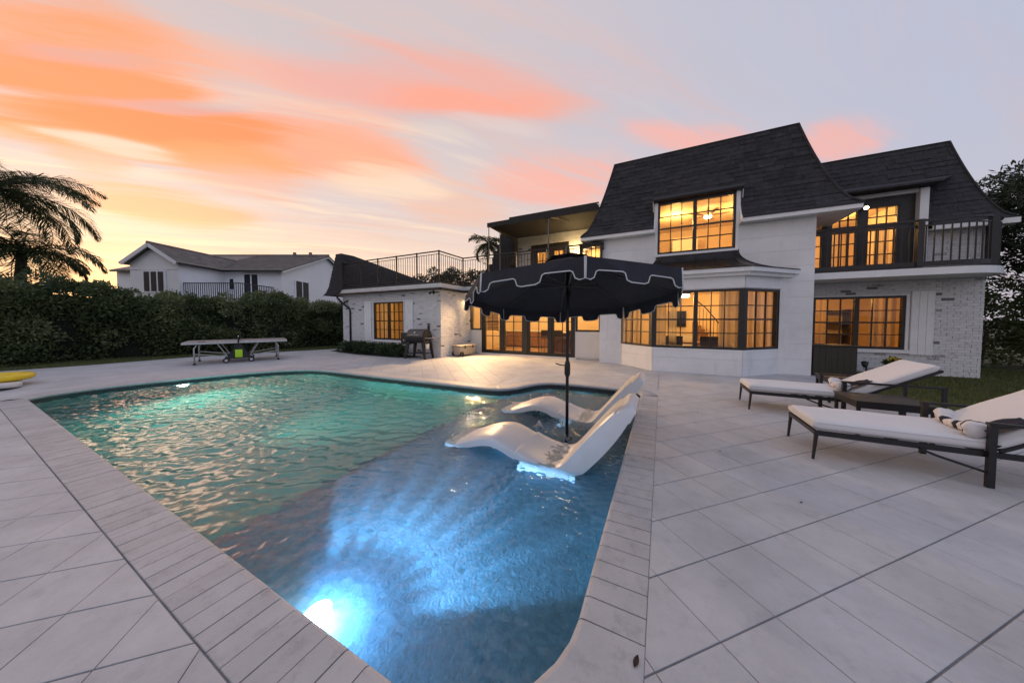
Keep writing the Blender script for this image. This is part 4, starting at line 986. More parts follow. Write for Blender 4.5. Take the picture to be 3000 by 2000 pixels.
# its mansard
gF = Face((3.0, 11.93), (7.62, 11.93), (0, 1), 1.05, 3.98, 6.45, 0, 1 * 0.55); hole_r = (0.0, 6.26 - 3.0, 5.02)
rr = gF.deck('right_mansard', SHINGLE, house, hole_r); gF.shingles(rr, False, hole=hole_r)
gR = Face((7.62, 11.93), (7.62, 18), (-1, 0), 0.58, 3.98, 6.45, 1.05 / 0.58, 0); gR.deck('roof_slope', SHINGLE, rr); gR.shingles(rr, False)
mb = MB(); mb.add([(3.0, 12.98, 6.45), (7.04, 12.98, 6.45), (7.04, 18, 6.45), (3.0, 18, 6.45)], [(0, 1, 2, 3)]); mb.build('flat_roof', SHINGLE, rr, fix=False)
mb = MB(); gF.ridge(mb); mb.tube([gF.pt(gF.lim(p)[1], p, 0.01) for p in [k / 12 for k in range(13)]], 0.03, 6); mb.build('ridge_cap', SHINGLE, rr)
mb = MB(); mb.box(6.27, 7.64, 11.9, 11.93, 3.85, 3.975); mb.box(7.60, 7.64, 11.93, 18, 3.85, 3.975); mb.box(6.27, 7.6, 11.93, 12.18, 3.86, 3.885); mb.box(7.34, 7.6, 12.18, 18, 3.86, 3.885); each(mb, 'fascia', WHITE, house)
# flared hood over the balcony doors
hood = [(3.7, 12.40, 5.38), (6.98, 12.66, 5.42), (6.28, 11.70, 5.07), (3.9, 11.62, 5.06)]
mb = MB(); mb.add([Vector(p) for p in hood] + [Vector(p) - Vector((0, 0, 0.05)) for p in hood[2:]] + [(6.30, 12.25, 5.03), (3.7, 12.2, 5.03)], [(0, 3, 2, 1), (3, 5, 4, 2), (5, 7, 6, 4), (1, 2, 4, 6), (0, 7, 5, 3)])
mb.build('door_hood', SHINGLE, rr)

# ------------------------------------------------------------ rooms behind the windows
AMB = (1.0, 0.54, 0.165)
def room(x0, x1, y0, y1, z0, z1, lamps, floor=ROOMFLOOR, tint=None):
    r = part_empty('room', house); t = 0.04
    MB().box(x0, x1, y1 - t, y1, z0 + t, z1 - t).build('back_wall', ROOMWALL, r)
    MB().box(x0, x0 + t, y0, y1 - t, z0 + t, z1 - t).build('side_wall', ROOMWALL, r); MB().box(x1 - t, x1, y0, y1 - t, z0 + t, z1 - t).build('side_wall', ROOMWALL, r)
    MB().box(x0, x1, y0, y1, z1 - t, z1).build('ceiling', ROOMWALL, r); MB().box(x0, x1, y0, y1, z0, z0 + t).build('room_floor', floor, r)
    for p, e in lamps: light('POINT', 'room_light', p, e, tint or AMB, radius=0.12)
    return r
room(-1.80, 3.47, 10.9, 15.0, 0.0, 2.64, [((0.2, 12.4, 2.2), 75), ((2.3, 13.2, 2.2), 55)])
room(-7.80, -1.96, 11.42, 15.6, 0.0, 2.64, [((-6.2, 13.2, 2.3), 70), ((-4.0, 13.4, 2.3), 75), ((-2.6, 12.6, 2.3), 40)], tint=(1.0, 0.62, 0.26))
room(-13.8, -7.99, 9.40, 12.6, 0.0, 2.62, [((-10.5, 11.2, 2.1), 60)], tint=(1.0, 0.58, 0.20))
room(-1.80, 3.47, 11.0, 15.0, 2.96, 5.40, [((0.4, 12.6, 5.0), 80), ((2.2, 12.6, 4.8), 55)])
room(3.64, 6.22, 12.32, 16.0, 2.80, 5.00, [((5.0, 13.9, 4.6), 75)])
room(3.64, 7.19, 12.35, 16.0, 0.0, 2.56, [((5.0, 13.8, 2.1), 40)], tint=(1.0, 0.48, 0.11))
room(-6.74, -1.98, 14.15, 17.0, 2.98, 5.85, [((-4.9, 15.4, 5.2), 80)])
MB().box(-2.6, -1.9, 11.15, 11.2, 2.97, 4.1).build('oriel_back', ROOMWALL, house); light('POINT', 'room_light', (-2.25, 10.95, 3.9), 6, AMB, radius=0.05)
def curtain(label, x0, x1, y, z0, z1, m=CURT, amp=0.035, group='curtains inside the lit windows'):
    n = max(int((x1 - x0) / 0.014), 16); rows = []
    ph = random.uniform(0, 6)
    for zz in (z0, z0 + (z1 - z0) * 0.5, z1):
        sq = 1.0 if zz > z0 + 0.1 else 1.06
        rows.append([(x0 + (x1 - x0) * j / n, y + amp * sq * math.sin(ph + j * 0.55 + 0.4 * math.sin(j * 0.13)), zz) for j in range(n + 1)])
    mb = MB(); mb.grid(rows, 3, n + 1); o = mb.build('curtain', m, None, smooth=True, fix=False)
    return tag(o, label, 'curtain', group)
curtain('pale curtain at the left edge of the big front bay window', -0.20, 0.12, 9.98, 0.05, 2.5)
curtain('pale curtain at the right end of the big front bay window', 1.42, 1.90, 9.98, 0.05, 2.5)
curtain('pale curtain gathered left of the mullion in the bay window', 0.20, 0.40, 10.06, 0.05, 2.5, SHEER)
curtain('pale curtain behind the angled right bay window', 2.15, 2.75, 10.62, 0.05, 2.5)
curtain('pale curtain behind the angled left bay window', -1.2, -0.62, 10.62, 0.05, 2.5)
curtain('sheer curtain over the left half of the brick wing window', -11.72, -10.80, 9.50, 0.4, 2.45, SHEER, 0.02)
curtain('sheer curtain at the right side of the brick wing window', -10.15, -9.88, 9.50, 0.4, 2.45, SHEER, 0.02)
curtain('dim curtain at the left of the brick ground floor window under the balcony', 4.12, 4.55, 12.55, 0.4, 2.3)
curtain('dim curtain at the right of the brick ground floor window under the balcony', 5.45, 5.98, 12.55, 0.4, 2.3)
curtain('amber curtain behind the left balcony door', 4.45, 4.72, 12.6, 2.85, 4.2, SHEER)
curtain('amber curtain behind the right balcony door', 5.5, 5.8, 12.6, 2.85, 4.2, SHEER)
LAMPG = emis('lamp_glow', (1.0, 0.80, 0.45), 9.0); SHADE = emis('lamp_shade_lit', (1.0, 0.72, 0.36), 2.2)
# dining room furniture
def dining_chair(x, y, rz, label):
    t = thing('dining_chair', label, 'chair', (x, y, 0.04), rz, 'dark chairs inside the bay'); D = mat('chair_fabric', (0.05, 0.04, 0.035), 0.8)
    q = MB(); q.box(-0.23, 0.23, -0.23, 0.23, 0.42, 0.50); q.build('seat', D, t, local=True, bevel=0.02)
    q = MB(); q.box(-0.23, 0.23, 0.19, 0.25, 0.50, 0.98); q.build('backrest', D, t, local=True, bevel=0.02)
    for a in (-0.2, 0.2):
        for b in (-0.2, 0.2): q = MB(); q.box(a - 0.018, a + 0.018, b - 0.018, b + 0.018, 0, 0.42); q.build('leg', BLACK, t, local=True)
dining_chair(0.35, 10.55, math.pi, 'dark chair low behind the left pane of the bay window'); dining_chair(1.25, 10.55, math.pi, 'dark chair in the middle of the bay window'); dining_chair(1.95, 10.95, 2.6, 'dark chair at the right corner of the bay window')
t = thing('dining_table', 'low pale table inside the bay window', 'table', (0.8, 11.3, 0.04)); MB().box(-0.1, 1.7, 10.95, 11.75, 0.74, 0.79).build('table_top', WOOD, t)
for a in (0.0, 1.6):
    for b in (11.05, 11.65): MB().box(a - 0.03, a + 0.03, b - 0.03, b + 0.03, 0.04, 0.74).build('leg', WOOD, t)
t = thing('chandelier', 'lit rectangular ceiling light inside the bay window', 'ceiling light', (0.25, 12.2, 2.3)); MB().box(-0.35, 0.85, 11.95, 12.45, 2.32, 2.40).build('diffuser', LAMPG, t); MB().box(-0.38, 0.88, 11.92, 12.48, 2.405, 2.44).build('frame', BRONZE, t); mb = MB(); mb.tube([(0.25, 12.2, 2.44), (0.25, 12.2, 2.61)], 0.012, 6); mb.build('rod', BRONZE, t)
t = thing('wall_television', 'dark square screen on the back wall inside the bay', 'screen', (0.6, 14.9, 1.2)); MB().box(0.25, 0.95, 14.88, 14.95, 1.2, 1.9).build('frame', BLACK, t); MB().box(0.28, 0.92, 14.87, 14.879, 1.23, 1.87).build('screen', mat('screen_glass', (0.01, 0.01, 0.012), 0.2), t)
t = thing('sideboard', 'pale sideboard against the back wall inside the bay', 'sideboard', (0.7, 14.6, 0.04)); MB().box(0.1, 1.3, 14.4, 14.9, 0.04, 0.85).build('cabinet', mat('pale_cabinet', (0.75, 0.7, 0.6), 0.5), t)
for k in range(3): MB().box(0.12 + 0.4 * k, 0.48 + 0.4 * k, 14.385, 14.399, 0.08, 0.82).build('cabinet_door', mat('pale_cabinet', (0.75, 0.7, 0.6), 0.5), t)
st_ = part_empty('staircase', house)
for k in range(9): MB().box(1.15 + 0.11 * k, 1.28 + 0.11 * k, 13.6, 14.5, 0.04, 1.45 - 0.155 * k).build('stair_step', WOOD, st_)
mb = MB(); mb.tube([(1.15, 13.55, 2.3), (1.5, 13.55, 1.98), (1.85, 13.55, 1.5), (2.2, 13.55, 1.02)], 0.022, 8); mb.build('handrail', BLACK, st_)
for k in range(9): q = MB(); x = 1.2 + 0.115 * k; q.tube([(x, 13.55, 1.45 - 0.155 * k), (x, 13.55, 2.24 - 0.14 * k)], 0.009, 6); q.build('baluster', BLACK, st_)
# kitchen
t = thing('kitchen_island', 'wooden kitchen island with pale top behind the french doors', 'kitchen island', (-4.0, 13.2, 0.04)); MB().box(-4.6, -2.6, 12.9, 13.7, 0.04, 0.90).build('cabinet', WOOD, t); MB().box(-4.7, -2.5, 12.8, 13.8, 0.902, 0.95).build('counter_top', mat('counter', (0.72, 0.66, 0.56), 0.3), t)
t = thing('kitchen_cabinets', 'row of wooden base cabinets with white counter behind the french doors', 'cabinets', (-6.3, 14.9, 0.04))
for k in range(5): MB().box(-7.7 + 0.62 * k, -7.1 + 0.62 * k, 14.6, 15.5, 0.1, 0.88).build('cabinet_door', WOOD, t)
MB().box(-7.75, -4.5, 14.55, 15.5, 0.882, 0.94).build('counter_top', mat('counter', (0.72, 0.66, 0.56), 0.3), t)
t = thing('shutter_blind', 'slatted wooden blind at the left end of the kitchen', 'blind', (-7.6, 12.6, 1.0))
for k in range(16): MB().box(-7.74, -7.1, 12.6 - 0.0, 12.62, 1.0 + k * 0.072, 1.062 + k * 0.072).build('slat', WOOD, t)
for k, x in enumerate((-4.55, -3.95, -3.35)):
    t = thing('bar_stool', ['tall dark bar stool at the left of the island', 'tall dark bar stool at the middle of the island', 'tall dark bar stool at the right of the island'][k], 'stool', (x, 12.45, 0.04), 0, 'bar stools at the island')
    MB().box(-0.2, 0.2, -0.2, 0.2, 0.66, 0.71).build('seat', mat('stool_seat', (0.10, 0.07, 0.05), 0.6), t, local=True)
    q = MB(); q.box(-0.2, 0.2, -0.22, -0.19, 0.74, 1.02); q.build('backrest', mat('stool_seat', (0.10, 0.07, 0.05), 0.6), t, local=True, bevel=0.012)
    for a in (-0.17, 0.17):
        for b in (-0.17, 0.17): q = MB(); q.tube([(a * 1.15, b * 1.15, 0), (a, b, 0.68 if b > 0 else 1.0)], 0.011, 6); q.build('leg', BLACK, t, local=True)
for k, x in enumerate((-7.5, -6.9, -6.2)): tag(MB().lathe((x, 13.9, 2.595), [(0.0, -0.012), (0.05, -0.012), (0.06, 0.0)], 12).build('downlight', LAMPG), ['small round ceiling spot at the left end of the kitchen', 'small round ceiling spot second from the left in the kitchen', 'small round ceiling spot third from the left in the kitchen'][k], 'ceiling light', 'kitchen ceiling spots')
# wing room and upper rooms
t = thing('picture', 'brown framed picture on the wall of the brick wing room', 'picture', (-10.5, 12.5, 1.3)); MB().box(-10.95, -10.2, 12.50, 12.56, 1.15, 1.75).build('frame', WOOD, t); MB().box(-10.90, -10.25, 12.49, 12.499, 1.20, 1.70).build('canvas', mat('canvas', (0.30, 0.17, 0.08), 0.8, var=0.4, vscale=6), t)
t = thing('bed', 'pale bed inside the brick wing room', 'bed', (-10.4, 11.6, 0.04)); MB().box(-11.2, -9.6, 10.9, 12.4, 0.3, 0.62).build('mattress', mat('linen', (0.7, 0.62, 0.5), 0.9), t); MB().box(-11.2, -9.6, 10.9, 12.4, 0.04, 0.3).build('bed_base', WOOD, t)
t = thing('ceiling_fan', 'ceiling fan light seen through the dormer window', 'ceiling fan', (1.35, 12.2, 5.3)); mb = MB(); mb.tube([(1.35, 12.2, 5.1), (1.35, 12.2, 5.37)], 0.015, 6); mb.build('rod', BRONZE, t); MB().lathe((1.35, 12.2, 5.02), [(0.0, -0.05), (0.1, -0.03), (0.12, 0.03), (0.0, 0.06)], 14).build('lamp', LAMPG, t)
for k in range(5): a = k * 1.2566; q = MB(); q.bar((1.35 + 0.1 * math.cos(a), 12.2 + 0.1 * math.sin(a), 5.08), (1.35 + 0.65 * math.cos(a), 12.2 + 0.65 * math.sin(a), 5.10), 0.12, 0.012); q.build('blade', WOOD, t)
t = thing('wardrobe', 'tall pale wardrobe seen through the lower panes of the dormer window', 'wardrobe', (0.75, 14.4, 3.0)); MB().box(0.35, 1.25, 14.2, 14.9, 3.0, 4.9).build('cabinet', mat('pale_cabinet', (0.75, 0.7, 0.6), 0.5), t); MB().box(0.37, 0.79, 14.185, 14.199, 3.05, 4.85).build('cabinet_door', mat('pale_cabinet', (0.75, 0.7, 0.6), 0.5), t); MB().box(0.81, 1.23, 14.185, 14.199, 3.05, 4.85).build('cabinet_door', mat('pale_cabinet', (0.75, 0.7, 0.6), 0.5), t)
t = thing('bookcase', 'dark bookcase seen through the brick ground floor window under the balcony', 'bookcase', (5.6, 15.6, 0.04)); 
for a in (5.2, 6.2): MB().box(a, a + 0.04, 15.4, 15.9, 0.04, 1.9).build('side_panel', DARKWOOD, t)
for k in range(5): MB().box(5.24, 6.2, 15.4, 15.9, 0.1 + 0.42 * k, 0.14 + 0.42 * k).build('shelf', DARKWOOD, t)
# ------------------------------------------------------------ outside lamps
def sconce(loc, label, energy, aim, col=(1.0, 0.60, 0.27), n=(0, -1, 0), two=True):
    t = thing('flood_lamp', label, 'wall lamp', loc, 0, 'flood lamps on the house'); L = Vector(loc)
    q = MB(); q.lathe(L, [(0.0, 0.03), (0.05, 0.03), (0.05, 0.0)], 12, n); q.build('base', BLACK, t)
    for k, s in enumerate((-1, 1) if two else (0,)):
        d = Vector((-0.28, -0.9, -0.55)).normalized() if s < 0 else Vector((0.62, -0.78, -0.42)).normalized() if s > 0 else Vector(aim).normalized(); p = L + Vector(n) * 0.06 + Vector((s * 0.05, 0, -0.03))
        q = MB(); q.lathe(p, [(0.0, -0.01), (0.025, 0.0), (0.032, 0.04), (0.05, 0.10), (0.052, 0.11)], 12, d); q.tube([L, p + d * 0.01], 0.010, 6); h = q.build('lamp_head', BLACK if energy == 0 else WHITE, t, smooth=True)
        if energy:
            q = MB(); q.lathe(p, [(0.047, 0.10), (0.035, 0.122), (0.0, 0.13)], 12, d); q.build('bulb', emis('flood_bulb', (1.0, 0.80, 0.50), 8.0), h)
            light('SPOT', 'flood_light', p + d * 0.16, energy * (5.5 if s > 0 else 0.14 if s < 0 else 1), col, p + d, 0.04, 112 if s > 0 else 105 if s < 0 else 150, 0.7)
sconce((-7.62, 11.27, 2.40), 'lit pair of flood lamps at the inner corner of the brick wing', 170, (-0.15, -0.9, -0.8))
sconce((-7.95, 8.97, 2.62), 'unlit dark flood lamp pair under the corner of the brick wing eave', 0, (0.3, -0.7, -0.6))
sconce((-13.55, 9.22, 2.42), 'unlit dark lamp near the downspout on the brick wing', 0, (-0.6, -0.6, -0.4), two=False)
sconce((-3.38, 13.96, 4.72), 'lit wall lamp beside the terrace doors under the awning', 60, (-0.7, -0.5, -0.35), two=False)
light('POINT', 'terrace_lamp_light', (-3.6, 13.55, 4.6), 60, (1.0, 0.66, 0.28), radius=0.06)
sconce((5.09, 12.16, 4.74), 'small bright lamp over the balcony doors', 7, (-0.1, -0.8, -0.6), two=False)

# ================================================================== NEIGHBOUR HOUSE (lateral, depth) frame
def LD(a, d, z): v = RT * a + FH * d; return Vector((v.x, v.y, z))
nh = thing('neighbour_house', 'white gabled house with grey tiled roof rising behind the hedge', 'house', tuple(LD(-19, 21, 0)))
NW = mat('neighbour_stucco', (0.84, 0.84, 0.85), 0.7, var=0.06, vscale=0.6)
NT = mat('grey_roof_tile', (0.19, 0.17, 0.155), 0.8, var=0.3, vscale=2.5, bump=0.3, bscale=20)
def nbox(mb, a0, a1, d0, d1, z0, z1): return mb.hexa([LD(a0, d0, z0), LD(a1, d0, z0), LD(a1, d1, z0), LD(a0, d1, z0), LD(a0, d0, z1), LD(a1, d0, z1), LD(a1, d1, z1), LD(a0, d1, z1)])
mb = MB(); nbox(mb, -22.55, -19.7, 17.6, 24.0, 0, 4.85); nbox(mb, -27, -15.75, 20.35, 30, 0, 4.85); mb.build('wall', NW, nh)
mb = MB(); mb.add([LD(-22.55, 17.6, 4.85), LD(-19.7, 17.6, 4.85), LD(-21.12, 17.6, 5.82), LD(-22.55, 17.9, 4.85), LD(-19.7, 17.9, 4.85), LD(-21.12, 17.9, 5.82)], [(0, 1, 2), (5, 4, 3), (0, 2, 5, 3), (1, 4, 5, 2)])
mb.add([LD(-15.75, 20.35, 4.85), LD(-15.75, 30, 4.85), LD(-15.75, 25.2, 6.75), LD(-16.0, 20.35, 4.85), LD(-16.0, 30, 4.85), LD(-16.0, 25.2, 6.75)], [(0, 1, 2), (5, 4, 3), (0, 2, 5, 3), (1, 4, 5, 2)]); each(mb, 'gable', NW, nh)
def slope(mb, a, b, c, d, t=0.12):        # quad slab a-b eave, d-c ridge
    n = (b - a).cross(d - a).normalized(); n = n if n.z > 0 else -n
    mb.hexa([a, b, c, d, a + n * t, b + n * t, c + n * t, d + n * t])
rp = MB(); slope(rp, LD(-22.78, 17.3, 4.76), LD(-22.78, 26, 4.76), LD(-21.12, 26, 5.86), LD(-21.12, 17.3, 5.86)); slope(rp, LD(-19.45, 17.3, 4.76), LD(-19.45, 26, 4.76), LD(-21.12, 26, 5.86), LD(-21.12, 17.3, 5.86))
slope(rp, LD(-27, 20.0, 4.75), LD(-15.45, 20.0, 4.75), LD(-15.45, 25.2, 6.80), LD(-27, 25.2, 6.80)); slope(rp, LD(-27, 30.4, 4.75), LD(-15.45, 30.4, 4.75), LD(-15.45, 25.2, 6.80), LD(-27, 25.2, 6.80))
nr = rp.build('roof', NT, nh)
tb = MB()                                 # tile courses
for k in range(1, 14):
    f_ = k / 14
    tb.bar(LD(-19.45 - 1.67 * f_, 17.3, 4.90 + 1.10 * f_), LD(-19.45 - 1.67 * f_, 22.5, 4.90 + 1.10 * f_), 0.05, 0.035)
for k in range(1, 22):
    f_ = k / 22; tb.bar(LD(-21.4, 20.0 + 5.2 * f_, 4.885 + 2.05 * f_), LD(-15.45, 20.0 + 5.2 * f_, 4.885 + 2.05 * f_), 0.05, 0.035)
tag(tb.build('tile_courses', NT, nr), kind='stuff')
mb = MB(); mb.tube([LD(-21.12, 17.3, 6.0), LD(-21.12, 24.5, 6.0)], 0.09, 8); mb.tube([LD(-27, 25.2, 6.94), LD(-15.45, 25.2, 6.94)], 0.09, 8); each(mb, 'ridge_cap', NT, nr)
mb = MB(); mb.bar(LD(-22.74, 17.32, 4.80), LD(-21.12, 17.32, 5.88), 0.05, 0.2); mb.bar(LD(-19.5, 17.32, 4.80), LD(-21.12, 17.32, 5.88), 0.05, 0.2); mb.bar(LD(-15.5, 20.1, 4.78), LD(-15.5, 25.2, 6.82), 0.05, 0.2); mb.bar(LD(-15.5, 30.3, 4.78), LD(-15.5, 25.2, 6.82), 0.05, 0.2); each(mb, 'verge_board', NW, nh)
mb = MB(); mb.bar(LD(-19.43, 17.4, 4.80), LD(-19.43, 20.0, 4.80), 0.1, 0.12); mb.bar(LD(-19.4, 19.97, 4.79), LD(-15.5, 19.97, 4.79), 0.1, 0.12); mb.build('gutter', BLACK, nh)
for a in (-17.9, -16.6): q = MB(); q.tube([LD(a, 24.6, 6.6), LD(a, 24.6, 7.05)], 0.12, 8); q.build('roof_vent', NT, nr)
mb = MB(); nbox(mb, -22.60, -19.65, 17.57, 17.6, 4.48, 4.54); mb.build('string_course', NW, nh)
def nwin(a0, a1, d, z0, z1, units, side=False):
    mb = MB(); w = (a1 - a0)
    if not side: nbox(mb, a0 - 0.08, a1 + 0.08, d - 0.05, d - 0.005, z0 - 0.08, z1 + 0.08)
    else: nbox(mb, d + 0.005, d + 0.05, a0 - 0.08, a1 + 0.08, z0 - 0.08, z1 + 0.08)
    f = mb.build('window', NW, nh)
    for k in range(units):
        u0 = a0 + w * k / units + 0.05; u1 = a0 + w * (k + 1) / units - 0.05; q = MB()
        if not side: nbox(q, u0, u1, d - 0.06, d - 0.051, z0, z1)
        else: nbox(q, d + 0.051, d + 0.06, u0, u1, z0, z1)
        q.build('pane', mat('dark_pane', (0.03, 0.035, 0.04), 0.25, spec=0.12), f)
nwin(-21.75, -20.5, 17.6, 3.2, 4.35, 3); nwin(-18.3, -17.3, 20.35, 2.75, 4.6, 2); nwin(-19.3, -18.95, 20.35, 3.6, 4.3, 1); nwin(21.6, 23.0, -15.75, 3.0, 4.35, 2, True)
mb = MB(); nbox(mb, -19.7, -16.2, 17.75, 20.3, 2.50, 2.68); mb.build('balcony', NW, nh)
rl = MB(); rl.bar(LD(-19.7, 17.85, 3.72), LD(-16.3, 17.85, 3.72), 0.05, 0.05); rl.bar(LD(-16.3, 17.85, 3.72), LD(-16.3, 20.3, 3.72), 0.05, 0.05); rl.bar(LD(-19.7, 17.85, 2.8), LD(-16.3, 17.85, 2.8), 0.04, 0.04); rl.bar(LD(-16.3, 17.85, 2.8), LD(-16.3, 20.3, 2.8), 0.04, 0.04)
nrl = rl.build('balcony_railing', BLACK, nh)
for k in range(28): q = MB(); a = -19.7 + 3.4 * k / 27; q.bar(LD(a, 17.85, 2.7), LD(a, 17.85, 3.72), 0.03); q.build('baluster', BLACK, nrl, fix=False)
for k in range(1, 19): q = MB(); d = 17.85 + 2.45 * k / 18; q.bar(LD(-16.3, d, 2.7), LD(-16.3, d, 3.72), 0.03); q.build('baluster', BLACK, nrl, fix=False)

# ================================================================== PLANTING
lawn = struct(sheet('lawn', [[(-24, -6), (-17.0, -6), (-17.3, 0.8), (-17.0, 2.4), (-17.0, 4.6), (-16.3, 7.0), (-15.0, 9.9), (-14.2, 12.0), (-14.2, 18), (-24, 18)]], -0.03, LAWN))
lawn2 = struct(sheet('lawn', [[(9.5, 6.35), (6.0, 6.5), (4.7, 6.75), (4.05, 7.2), (3.85, 7.9), (3.85, 12.2), (7.34, 12.2), (7.34, 20), (30, 24), (30, 6.35)]], -0.03, LAWN))
def blades(name, n, xr, yr, inside, h=0.06):
    x = RNG.uniform(*xr, n); y = RNG.uniform(*yr, n); k = inside(x, y); x, y = x[k], y[k]; n = len(x)
    a = RNG.uniform(0, 6.28, n); hh = h * RNG.uniform(0.5, 1.2, n); w = 0.006; lean = RNG.normal(0, 0.35, (n, 2)) * hh[:, None]
    b = np.stack([x, y, np.full(n, -0.03)], 1); u = np.stack([np.cos(a), np.sin(a), np.zeros(n)], 1) * w; tp = b + np.stack([lean[:, 0], lean[:, 1], hh], 1)
    return tag(quads(name, np.stack([b - u, b + u, tp + u * 0.2, tp - u * 0.2], 1), GRASS), kind='stuff')
g1 = blades('grass', 26000, (-20.2, -14.3), (-2, 11), lambda x, y: x < np.interp(y, [-6, 0.8, 2.4, 4.6, 7, 9.9, 12], [-17.05, -17.32, -17.02, -17.02, -16.32, -15.02, -14.2]))
tag(g1, 'short grass strip between the pale deck and the tall hedge', 'grass')
g2 = blades('grass', 60000, (3.88, 12.5), (6.4, 14.5), lambda x, y: (y > np.interp(x, [3.9, 4.1, 4.7, 6, 9.5, 13], [7.6, 7.22, 6.77, 6.52, 6.37, 6.3])) & ~((y > 12.2) & (x < 7.34)), 0.07)
tag(g2, 'dark green grass beside the loungers and the brick wall', 'grass')

def foliage(name, blobs, n, ln, wd, m, parent, inner=0.55, up=0.0):
    """leaves spread through ellipsoid clumps; blobs: (x,y,z,rx,ry,rz)"""
    B = np.array(blobs, float); vol = (B[:, 3] * B[:, 4] * B[:, 5]) ** 0.67; cnt = np.maximum((n * vol / vol.sum()).astype(int), 3); out = []; nr_ = []
    for b, c in zip(B, cnt):
        d = RNG.normal(size=(c, 3)); d /= np.linalg.norm(d, axis=1)[:, None]; r = RNG.uniform(inner ** 3, 1, c) ** (1 / 3) * RNG.uniform(0.85, 1.12, c)
        out.append(b[:3] + d * r[:, None] * b[3:6]); nr_.append(d + np.array([0, 0, up]))
    P_ = np.concatenate(out); D_ = np.concatenate(nr_)
    return quads(name, leaf_quads(P_, ln, wd, D_, 0.9), m, parent)
# tall hedge on the left: lumpy wall of leaves over a dark core
hedge = thing('hedge', 'tall dense dark green hedge along the left side of the lawn', 'hedge', (-20.2, 6, -0.05))
n = 52000; hy = RNG.uniform(-4, 17, n); ht = 2.50 + 0.20 * np.sin(hy * 0.9) + 0.16 * np.sin(hy * 2.3 + 1) + 0.08 * np.sin(hy * 6.1) - 0.030 * np.maximum(hy - 4, 0)
face_x = -19.35 + 0.22 * np.sin(hy * 1.7) + 0.14 * np.sin(hy * 4.1 + 2)
fx = np.interp(hy, [-4, 0, 4, 7, 10, 17], [-0.5, -0.3, 0.2, 0.8, 1.9, 3.6])      # it swings nearer the house at the back
u = RNG.uniform(0, 1, n); onface = u < 0.72
zz = np.where(onface, ht * RNG.uniform(0, 1, n) ** 0.85, ht + RNG.normal(0, 0.10, n)); bulge = 0.22 * np.sin(zz * 2.3 + hy * 1.1)
xx = np.where(onface, face_x + fx + bulge + RNG.normal(0, 0.09, n), face_x + fx - RNG.uniform(0, 1.5, n))
Pn = np.stack([xx, hy, np.maximum(zz, 0.02)], 1); nn = np.where(onface[:, None], np.array([[1.0, 0, 0.35]]), np.array([[0.25, 0, 1.0]]))
quads('foliage', leaf_quads(Pn, 0.15, 0.07, nn, 0.9), HEDGE, hedge)
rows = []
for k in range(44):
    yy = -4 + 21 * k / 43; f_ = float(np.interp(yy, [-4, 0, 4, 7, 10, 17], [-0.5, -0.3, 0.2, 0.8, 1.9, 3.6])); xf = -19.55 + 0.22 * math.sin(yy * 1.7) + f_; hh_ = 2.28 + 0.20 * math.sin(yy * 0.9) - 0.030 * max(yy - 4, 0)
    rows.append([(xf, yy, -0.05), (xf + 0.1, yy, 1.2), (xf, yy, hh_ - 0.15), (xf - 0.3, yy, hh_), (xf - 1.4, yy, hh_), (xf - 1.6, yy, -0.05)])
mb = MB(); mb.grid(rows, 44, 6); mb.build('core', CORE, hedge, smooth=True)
bl = []
for k in range(60):                       # loose taller shoots along the top
    yy = RNG.uniform(-3, 14); f_ = float(np.interp(yy, [-4, 0, 4, 7, 10, 17], [-0.5, -0.3, 0.2, 0.8, 1.9, 3.6]))
    bl.append((-20.1 + f_ + RNG.normal(0, 0.35), yy, 2.45 + 0.2 * math.sin(yy * 0.9) - 0.03 * max(yy - 4, 0) + RNG.uniform(-0.1, 0.35), 0.26, 0.26, RNG.uniform(0.15, 0.4)))
foliage('shoots', bl, 9000, 0.16, 0.06, HEDGE, hedge, 0.1, 0.5)
bl = []
for k in range(70):                       # bushier clumps pushing out of the face
    yy = RNG.uniform(-3, 14); f_ = float(np.interp(yy, [-4, 0, 4, 7, 10, 17], [-0.5, -0.3, 0.2, 0.8, 1.9, 3.6])); bl.append((-19.25 + f_ + RNG.normal(0, 0.12), yy, RNG.uniform(0.5, 2.3), 0.28, RNG.uniform(0.25, 0.5), RNG.uniform(0.2, 0.4)))
foliage('clumps', bl, 14000, 0.14, 0.05, leafmat('hedge_tip', (0.07, 0.10, 0.045), (0.24, 0.26, 0.12), 1.5), hedge, 0.5, 0.4)
bush = thing('bush', 'big dark bush under the palm at the far left', 'bush', (-21.6, 0.6, -0.05))
bl = [(-21.4 + RNG.normal(0, 0.7), -0.3 + RNG.normal(0, 1.0), RNG.uniform(0.8, 2.95), 0.7, 0.7, 0.55) for _ in range(26)]
foliage('foliage', bl, 15000, 0.15, 0.07, DARKLEAF, bush, 0.3); mb = MB(); mb.tube([(-21.4, -0.3, -0.05), (-21.5, -0.2, 1.2), (-21.4, -0.3, 2.0)], [0.12, 0.09, 0.05], 8); mb.build('stem', BARK, bush)

